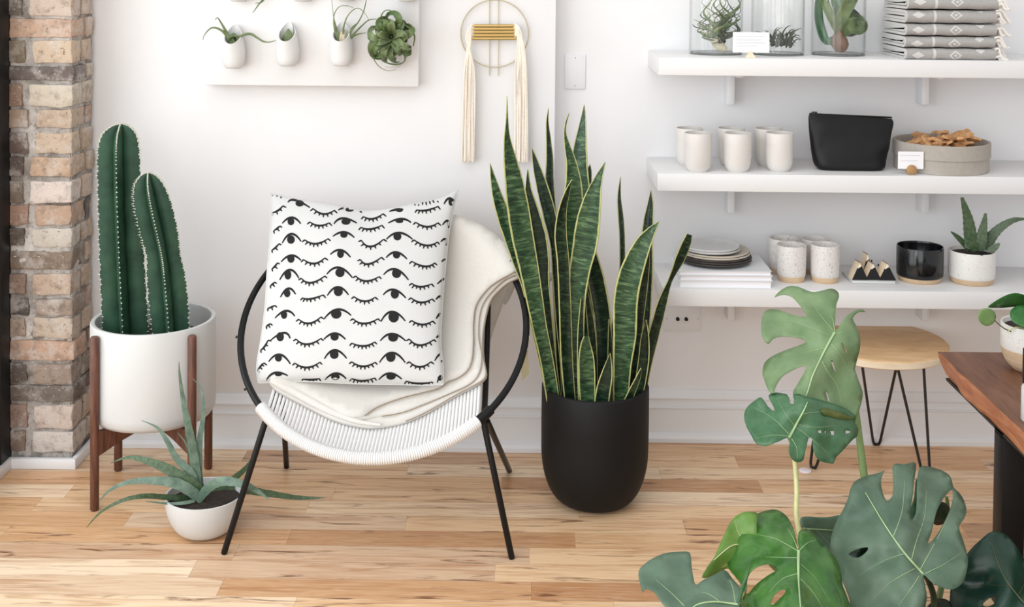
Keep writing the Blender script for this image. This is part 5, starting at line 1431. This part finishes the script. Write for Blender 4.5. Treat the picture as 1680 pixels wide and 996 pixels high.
l = flat_leaf('leaf', t, [(1621, 504), (1632, 495), (1650, 485), (1665, 481), (1680, 484), (1692, 492), (1698, 502), (1680, 504), (1664, 503), (1645, 505), (1632, 505)], [], lambda x, y: yl-.05+(y-495)*.0022, m_pothos, 6)
stalk(t, [(1690, 548, yl, 1.4), (1684, 520, yl-.01, 1.4), (1668, 500, yl-.035, 1.1)], m_petiole)
l = flat_leaf('leaf', t, [(1657, 512), (1664, 504), (1675, 500), (1690, 503), (1700, 515), (1698, 535), (1686, 540), (1673, 535), (1660, 526)], [], lambda x, y: yl-.08-(y-515)*.001, m_pothos, 6)
stalk(t, [(1692, 550, yl-.01, 1.4), (1690, 535, yl-.04, 1.4), (1684, 520, yl-.075, 1.1)], m_petiole)
l = flat_leaf('young_leaf', t, [(1606, 513), (1612, 507), (1622, 506), (1631, 511), (1634, 521), (1629, 531), (1618, 535), (1609, 530), (1605, 522)], [], lambda x, y: yl-.03+(x-1618)*.0005, m_pothos_pale, 5)
stalk(t, [(1684, 552, yl, 1.2), (1662, 545, yl-.03, 1.1), (1646, 538, yl-.035, 1), (1631, 525, yl-.03, .8)], m_petiole_dark)
stalk(t, [(1652, 545, yl-.04, .9), (1668, 537, yl-.045, 1), (1690, 545, yl-.02, 1)], m_petiole_pale)
# black and white bottle cut by the frame
bt = PZ(1694, 690, bz); rb_ = 17*mpp(bt.y); bt.z = bz
hw_ = PY(1694, 628, bt.y).z-bz; hb_ = PY(1694, 572, bt.y).z-bz
t = thing('bottle', 'white bottle with a tall black cap, at the right edge of the bench', 'bottle', bt)
b = MB(); b.lathe([(0, 0), (rb_*1.02, 0), (rb_*1.08, 0.003), (rb_*1.08, hw_-0.012), (rb_*0.9, hw_-0.002), (rb_*0.8, hw_), (0, hw_)], 40, bt); b.build('bottle_body', m_ceramic, t)
b = MB(); b.lathe([(0, hw_-0.001), (rb_, hw_-0.001), (rb_, hb_-0.003), (rb_-0.003, hb_), (0, hb_)], 40, bt); b.build('cap', m_black, t)
# ================================================================== MONSTERA
pot = Vector((0.74, 2.28, 0))
mt = thing('potted_monstera', 'large split-leaved monstera standing in the right foreground', 'monstera', pot)
b = MB(); b.lathe([(0, 0), (0.085, 0), (0.10, 0.01), (0.125, 0.17), (0.125, 0.185), (0.120, 0.188), (0.114, 0.18), (0.09, 0.03), (0, 0.03)], 56, pot); b.build('pot', m_blackpot, mt, smooth=50)
b = MB(); b.lathe([(0, 0.15), (0.110, 0.15), (0.112, 0.162), (0, 0.168)], 36, pot); b.build('soil', m_soil, mt)
def conv(pts, s, ox, oy): return [(ox+p[0]/s, oy+p[1]/s) for p in pts]
def mon_leaf(name, ol, holes, mid, veins, Y0, gx, gy, fold, mat, ref, wave=0.018, label=None, step=8, curl=0.0, veinmat=None):
    rx, ry = ref
    def Yf(x, y):
        d, s = poly_dist((x, y), mid); dd = min(d, 160)
        w = 0.0
        for v_ in veins:
            q, _ = poly_dist((x, y), v_); w -= math.exp(-(q/14.0)**2)
        return Y0+(x-rx)*gx+(y-ry)*gy+fold*dd/100+curl*(dd/100)**2-wave*w*0.5+0.026*noise.noise(Vector((x/52, y/52, Y0*5)))
    l = flat_leaf(name, mt, ol, holes, Yf, mat, step=step, th=0.0012)
    b = MB()
    P = catmull([tuple(p) for p in mid], 24)
    b.tube([PY(p[0], p[1], Yf(*p)-0.0024) for p in P], [(0.0028*(1-i/30)) for i in range(24)], 6, flat=0.6)
    for v_ in veins:
        P = catmull([tuple(p) for p in v_], 14); b.tube([PY(p[0], p[1], Yf(*p)-0.0016) for p in P], [0.0009*(1-i/16) for i in range(14)], 5, flat=0.6)
    b.build('leaf_vein', veinmat or m_vein, l, smooth=80)
    if label: l['label'] = label
    return Yf
# --- top leaf
A_ = lambda p: conv(p, 6.225, 1200, 460)
B_ = lambda p: conv(p, 5.533, 1200, 600)
ol = A_([(1055, 520), (1058, 430), (1062, 320), (1075, 235), (1098, 175), (1090, 125), (1050, 92), (1000, 86), (940, 102), (850, 120), (790, 110), (740, 90), (680, 66), (610, 56), (550, 75), (490, 115), (440, 172), (500, 152), (570, 152), (630, 182), (690, 245), (740, 310), (775, 362), (730, 372), (640, 355), (560, 330), (500, 308), (430, 295), (365, 302), (325, 345), (305, 430), (305, 520), (325, 600), (373, 652), (430, 597), (500, 575), (600, 577), (700, 593), (764, 622), (740, 645), (650, 680), (540, 720), (430, 770), (350, 830), (322, 900), (320, 985)])
ol += B_([(290, 100), (320, 190), (355, 250), (385, 250), (405, 185), (465, 98), (560, 40), (640, 5), (682, 6), (662, 62), (605, 160), (560, 245), (590, 330), (780, 420), (950, 470), (1080, 480), (1135, 465), (1165, 385), (1190, 275), (1185, 220), (1155, 135), (1125, 50)])
ol += A_([(1262, 900), (1290, 780), (1310, 700), (1315, 600), (1300, 530), (1265, 450), (1238, 392), (1265, 348), (1312, 322), (1368, 324), (1340, 300), (1290, 300), (1220, 330), (1170, 372), (1120, 435), (1085, 495)])
h1 = [A_([(1122, 630), (1145, 655), (1188, 742), (1160, 722)]), A_([(1015, 815), (1036, 825), (1070, 942), (1042, 905)]), B_([(856, 240), (868, 242), (892, 325), (876, 318)])]
mid = A_([(1052, 530), (970, 680), (900, 820), (830, 970)])+B_([(690, 240), (650, 330)])
vs_ = [A_([(1040, 512), (920, 370), (790, 170)]), A_([(1005, 565), (800, 480), (600, 412), (420, 420)]), A_([(955, 695), (800, 722), (620, 790)]), A_([(1060, 550), (1130, 535), (1195, 528)]), A_([(1020, 650), (1120, 780), (1220, 960)]), A_([(925, 825), (985, 940)])+B_([(960, 180), (1000, 340)]), A_([(1052, 515), (1040, 430), (1010, 330)])]
Y1 = mon_leaf('leaf', ol, h1, mid, vs_, 2.60, 0.0001, -0.0009, 0.055, m_mon_pale, (1330, 580), label='pale split leaf at the top of the plant', curl=0.02)
# --- second leaf
ol = B_([(515, 652), (440, 682), (395, 700), (300, 731), (222, 702), (180, 632), (140, 562), (116, 480), (122, 415), (160, 360), (220, 312), (272, 289), (330, 368), (378, 411), (394, 405), (370, 350), (337, 272), (400, 246), (460, 252), (505, 262), (525, 292), (535, 345), (562, 350), (572, 310), (570, 262), (602, 256), (700, 286), (850, 322), (1000, 372), (1060, 402), (1128, 462), (1122, 520), (1152, 572), (1140, 640), (1100, 672), (1000, 782), (950, 832), (925, 890), (890, 886), (800, 862), (752, 792), (738, 700), (728, 655), (702, 655), (668, 790), (650, 860), (602, 878), (552, 852), (520, 772), (532, 692)])
h2 = [B_([(785, 590), (815, 588), (815, 612), (790, 610)]), B_([(845, 592), (860, 595), (862, 618), (847, 618)]), B_([(895, 592), (935, 595), (932, 630), (905, 628)]), B_([(1035, 588), (1085, 600), (1060, 614), (1036, 618)])]
mid = B_([(525, 650), (600, 510), (660, 400), (690, 330)])
vs_ = [B_([(520, 620), (380, 480), (210, 380)]), B_([(520, 640), (380, 630), (220, 660)]), B_([(570, 540), (480, 420), (410, 290)]), B_([(545, 660), (590, 740), (600, 840)]), B_([(600, 530), (760, 560), (960, 540)]), B_([(640, 440), (800, 420), (1020, 440)]), B_([(590, 560), (760, 690), (900, 820)])]
Y2 = mon_leaf('leaf', ol, h2, mid, vs_, 2.47, 0.0002, -0.0010, 0.085, m_mon_mid, (1290, 690), label='dark split leaf below the top leaf', curl=0.015)
Yc_ = lambda x, y: Y2(x, y)-0.005
flat_leaf('curled_lobe', mt, B_([(812, 400), (850, 385), (900, 395), (960, 415), (1040, 440), (1118, 480), (1060, 492), (960, 480), (900, 462), (840, 448)]), [], Yc_, m_mon_olive, 6)
# --- big grey-green leaf
C_ = lambda p: conv(p, 3.889, 1340, 740)
ol = C_([(682, 792), (740, 842), (800, 872), (870, 882), (930, 842), (955, 772), (965, 702), (955, 640), (930, 560), (908, 485), (940, 432), (955, 382), (940, 320), (910, 270), (872, 232), (862, 190), (845, 155), (800, 126), (740, 106), (690, 96), (655, 108), (640, 200), (638, 320), (630, 400), (604, 440), (598, 380), (612, 290), (622, 190), (630, 78), (560, 86), (488, 90), (488, 200), (482, 288), (448, 318), (422, 272), (410, 205), (420, 152), (433, 122), (400, 140), (330, 156), (250, 190), (216, 240), (200, 300), (170, 370), (130, 440), (100, 520), (86, 600), (95, 680), (130, 732), (160, 822), (200, 922), (236, 1030), (330, 1080), (520, 1090), (660, 1050), (700, 950), (692, 860)])
h3 = [C_([(864, 250), (868, 305), (845, 385), (800, 480), (740, 568), (708, 588), (732, 520), (760, 400), (792, 330), (836, 268)]), C_([(202, 660), (260, 626), (328, 616), (308, 652), (265, 680), (226, 676)])]
mid = C_([(680, 785), (560, 650), (440, 480), (310, 265)])
vs_ = [C_([(605, 690), (640, 560), (685, 430), (700, 250)]), C_([(660, 755), (740, 610), (800, 500), (850, 400)]), C_([(690, 782), (800, 730), (925, 650)]), C_([(560, 655), (430, 700), (260, 800)]), C_([(625, 750), (470, 840), (350, 960)]), C_([(490, 540), (545, 380), (560, 180)]), C_([(660, 785), (600, 880), (520, 990)])]
Y3 = mon_leaf('leaf', ol, h3, mid, vs_, 2.40, -0.0001, -0.0012, 0.045, m_mon_grey, (1470, 880), label='large grey-green split leaf', step=9, curl=0.012)
# folded lobe inside its slit, and a dark leaf behind the hole, deep shade put into its green
flat_leaf('folded_lobe', mt, C_([(600, 435), (600, 370), (622, 290), (634, 180), (660, 190), (696, 215), (700, 330), (690, 440), (650, 470)]), [], lambda x, y: Y3(x, y)+0.02, m_mon_mid, 7)
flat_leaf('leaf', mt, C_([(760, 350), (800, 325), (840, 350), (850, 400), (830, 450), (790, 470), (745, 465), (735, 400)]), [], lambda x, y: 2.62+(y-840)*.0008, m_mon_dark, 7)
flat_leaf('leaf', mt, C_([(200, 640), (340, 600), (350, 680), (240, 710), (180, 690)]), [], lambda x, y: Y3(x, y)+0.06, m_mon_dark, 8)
# --- glossy leaf in front
D_ = lambda p: conv(p, 4.5405, 1030, 820)
ol = D_([(1268, 378), (1256, 300), (1230, 205), (1182, 122), (1112, 77), (1040, 80), (960, 110), (862, 180), (792, 230), (752, 320), (736, 420), (750, 500), (790, 562), (842, 632), (872, 690), (840, 770), (815, 880), (1240, 1000), (1500, 1010), (1690, 930), (1632, 720), (1600, 640), (1590, 560), (1560, 460), (1510, 390), (1450, 322), (1400, 270), (1352, 226), (1312, 215), (1276, 240), (1266, 300), (1277, 374)])
h4 = [D_([(890, 590), (922, 530), (990, 490), (1060, 482), (1108, 505), (1114, 525), (1050, 562), (960, 630), (905, 695), (882, 705), (888, 640)]), D_([(1060, 775), (1090, 712), (1138, 672), (1172, 668), (1176, 690), (1130, 740), (1082, 785)])]
mid = D_([(1272, 380), (1270, 500), (1275, 650), (1295, 900)])
vs_ = [D_([(1265, 380), (1100, 290), (935, 255)]), D_([(1258, 432), (1090, 428), (950, 425)]), D_([(1262, 550), (1150, 590), (1050, 690)]), D_([(1288, 480), (1400, 590), (1510, 770)]), D_([(1288, 590), (1380, 690), (1460, 820)]), D_([(1278, 378), (1340, 320), (1400, 300)]), D_([(1266, 372), (1230, 280), (1170, 180)])]
Y4 = mon_leaf('leaf', ol, h4, mid, vs_, 2.20, 0.0000, -0.0016, 0.085, m_mon_vivid, (1300, 930), label='glossy bright green leaf in front', curl=0.03)
# --- yellow-green leaf behind it
ol = D_([(965, 102), (920, 92), (880, 90), (820, 112), (770, 160), (722, 250), (682, 340), (642, 432), (600, 490), (552, 578), (600, 578), (680, 542), (745, 512), (790, 560), (850, 560), (930, 440), (960, 300), (960, 180)])
mid = D_([(940, 330), (850, 330), (760, 350), (640, 450)])
mon_leaf('leaf', ol, [], mid, [D_([(880, 330), (820, 240), (800, 150)]), D_([(900, 340), (780, 450), (680, 520)])], 2.36, 0.0002, -0.0006, 0.02, m_mon_new, (1200, 890), label='yellow-green young leaf', veinmat=m_petiole_pale)
# --- left leaf, cut by the frame
ol = D_([(80, 535), (110, 492), (180, 442), (270, 402), (380, 388), (452, 390), (470, 422), (476, 500), (490, 585), (508, 635), (560, 600), (640, 562), (720, 525), (780, 590), (832, 650), (850, 720), (830, 800), (800, 900), (640, 1000), (420, 960), (310, 832), (240, 752), (200, 692), (132, 662), (110, 690), (96, 642), (82, 585)])
mid = D_([(820, 760), (640, 740), (500, 760), (420, 800), (300, 700), (180, 560)])
mon_leaf('leaf', ol, [], D_([(820, 780), (640, 760), (500, 790), (420, 900)]), [D_([(420, 790), (320, 690), (190, 580)]), D_([(800, 770), (780, 650), (740, 570)]), D_([(700, 770), (600, 700), (520, 690)])], 2.20, 0.0001, -0.0014, 0.03, m_mon_grey, (1150, 950), label='blue-green leaf with a hooked lobe at the lower left')
flat_leaf('leaf', mt, D_([(916, 440), (908, 520), (884, 620), (845, 740), (812, 830), (800, 860), (835, 660), (885, 560)]), [], lambda x, y: 2.16, m_mon_mid, 6)
# --- leaf between the glossy and the grey one
ol = D_([(1285, 140), (1340, 125), (1420, 130), (1500, 128), (1600, 118), (1680, 200), (1700, 520), (1620, 620), (1540, 480), (1440, 330), (1380, 260), (1300, 220)])
mon_leaf('leaf', ol, [], D_([(1310, 215), (1450, 222), (1600, 235)]), [D_([(1400, 220), (1500, 330), (1560, 450)])], 2.58, 0.0, -0.0006, 0.02, m_mon_grey, (1350, 870), label='half-hidden leaf between the glossy and the grey-green leaf')
# --- dark leaf at the right
ol = [(1559, 972), (1571, 936), (1590, 905), (1610, 885), (1628, 872), (1650, 877), (1670, 900), (1688, 935), (1700, 985), (1690, 1040), (1620, 1050), (1566, 1020)]
mon_leaf('leaf', ol, [[(1612, 992), (1622, 982), (1634, 979), (1632, 990), (1620, 996)]], [(1690, 1000), (1650, 950), (1625, 890)], [[(1672, 975), (1690, 940)], [(1660, 962), (1610, 960), (1580, 968)]], 2.40, -0.0004, -0.0010, 0.03, m_mon_dark, (1620, 940), label='deep green leaf beside the bench leg', veinmat=m_petiole_dark)
flat_leaf('leaf', mt, [(1521, 1003), (1526, 990), (1536, 983), (1550, 983), (1560, 990), (1566, 1010), (1545, 1030)], [], lambda x, y: 2.36-(y-990)*.002, m_mon_dark, 6)
# --- leaf stalks
base = proj(pot+Vector((0, 0, 0.165)))
def petiole(pts, mat): stalk(mt, pts, mat, 'leaf_stalk', 24)
bx_, by_ = base
petiole([(1369, 546, Y1(1369, 546)+.006, 4), (1392, 600, 2.68, 4.5), (1404, 670, 2.66, 5), (1411, 730, 2.62, 6), (1419, 790, 2.58, 6.5), (1436, 900, 2.45, 7), (bx_-8, by_, 2.28, 8)], m_petiole)
petiole([(1295, 718, Y2(1295, 718)+.006, 3.5), (1303, 750, 2.52, 4), (1307, 800, 2.50, 4.2), (1310, 870, 2.46, 4.5), (1350, 960, 2.36, 6), (bx_-30, by_, 2.28, 7)], m_petiole_pale)
petiole([(1515, 942, Y3(1515, 942)+.004, 4), (1524, 955, 2.40, 5), (1532, 980, 2.37, 5.5), (1530, 1010, 2.33, 6), (bx_+20, by_, 2.29, 7)], m_petiole_dark)
petiole([(1310, 903, Y4(1310, 903)+.006, 4), (1325, 950, 2.30, 5), (1370, 1000, 2.30, 6), (bx_-30, by_, 2.27, 7)], m_petiole)
petiole([(1238, 892, 2.37, 4), (1280, 940, 2.36, 5), (1360, 1000, 2.31, 6), (bx_-35, by_, 2.29, 7)], m_petiole)
petiole([(1212, 985, 2.19, 4), (1260, 1010, 2.22, 5), (1340, 1035, 2.25, 6), (bx_-40, by_, 2.27, 7)], m_petiole)
petiole([(1400, 872, 2.60, 4), (1430, 940, 2.5, 5), (bx_-5, by_, 2.3, 7)], m_petiole)
petiole([(1670, 980, 2.39, 4), (1640, 1030, 2.36, 5), (bx_+50, by_, 2.29, 7)], m_petiole_dark)
petiole([(1553, 815, 2.63, 3), (1556, 860, 2.62, 3.5), (1545, 960, 2.5, 5), (bx_+30, by_, 2.31, 7)], m_petiole)
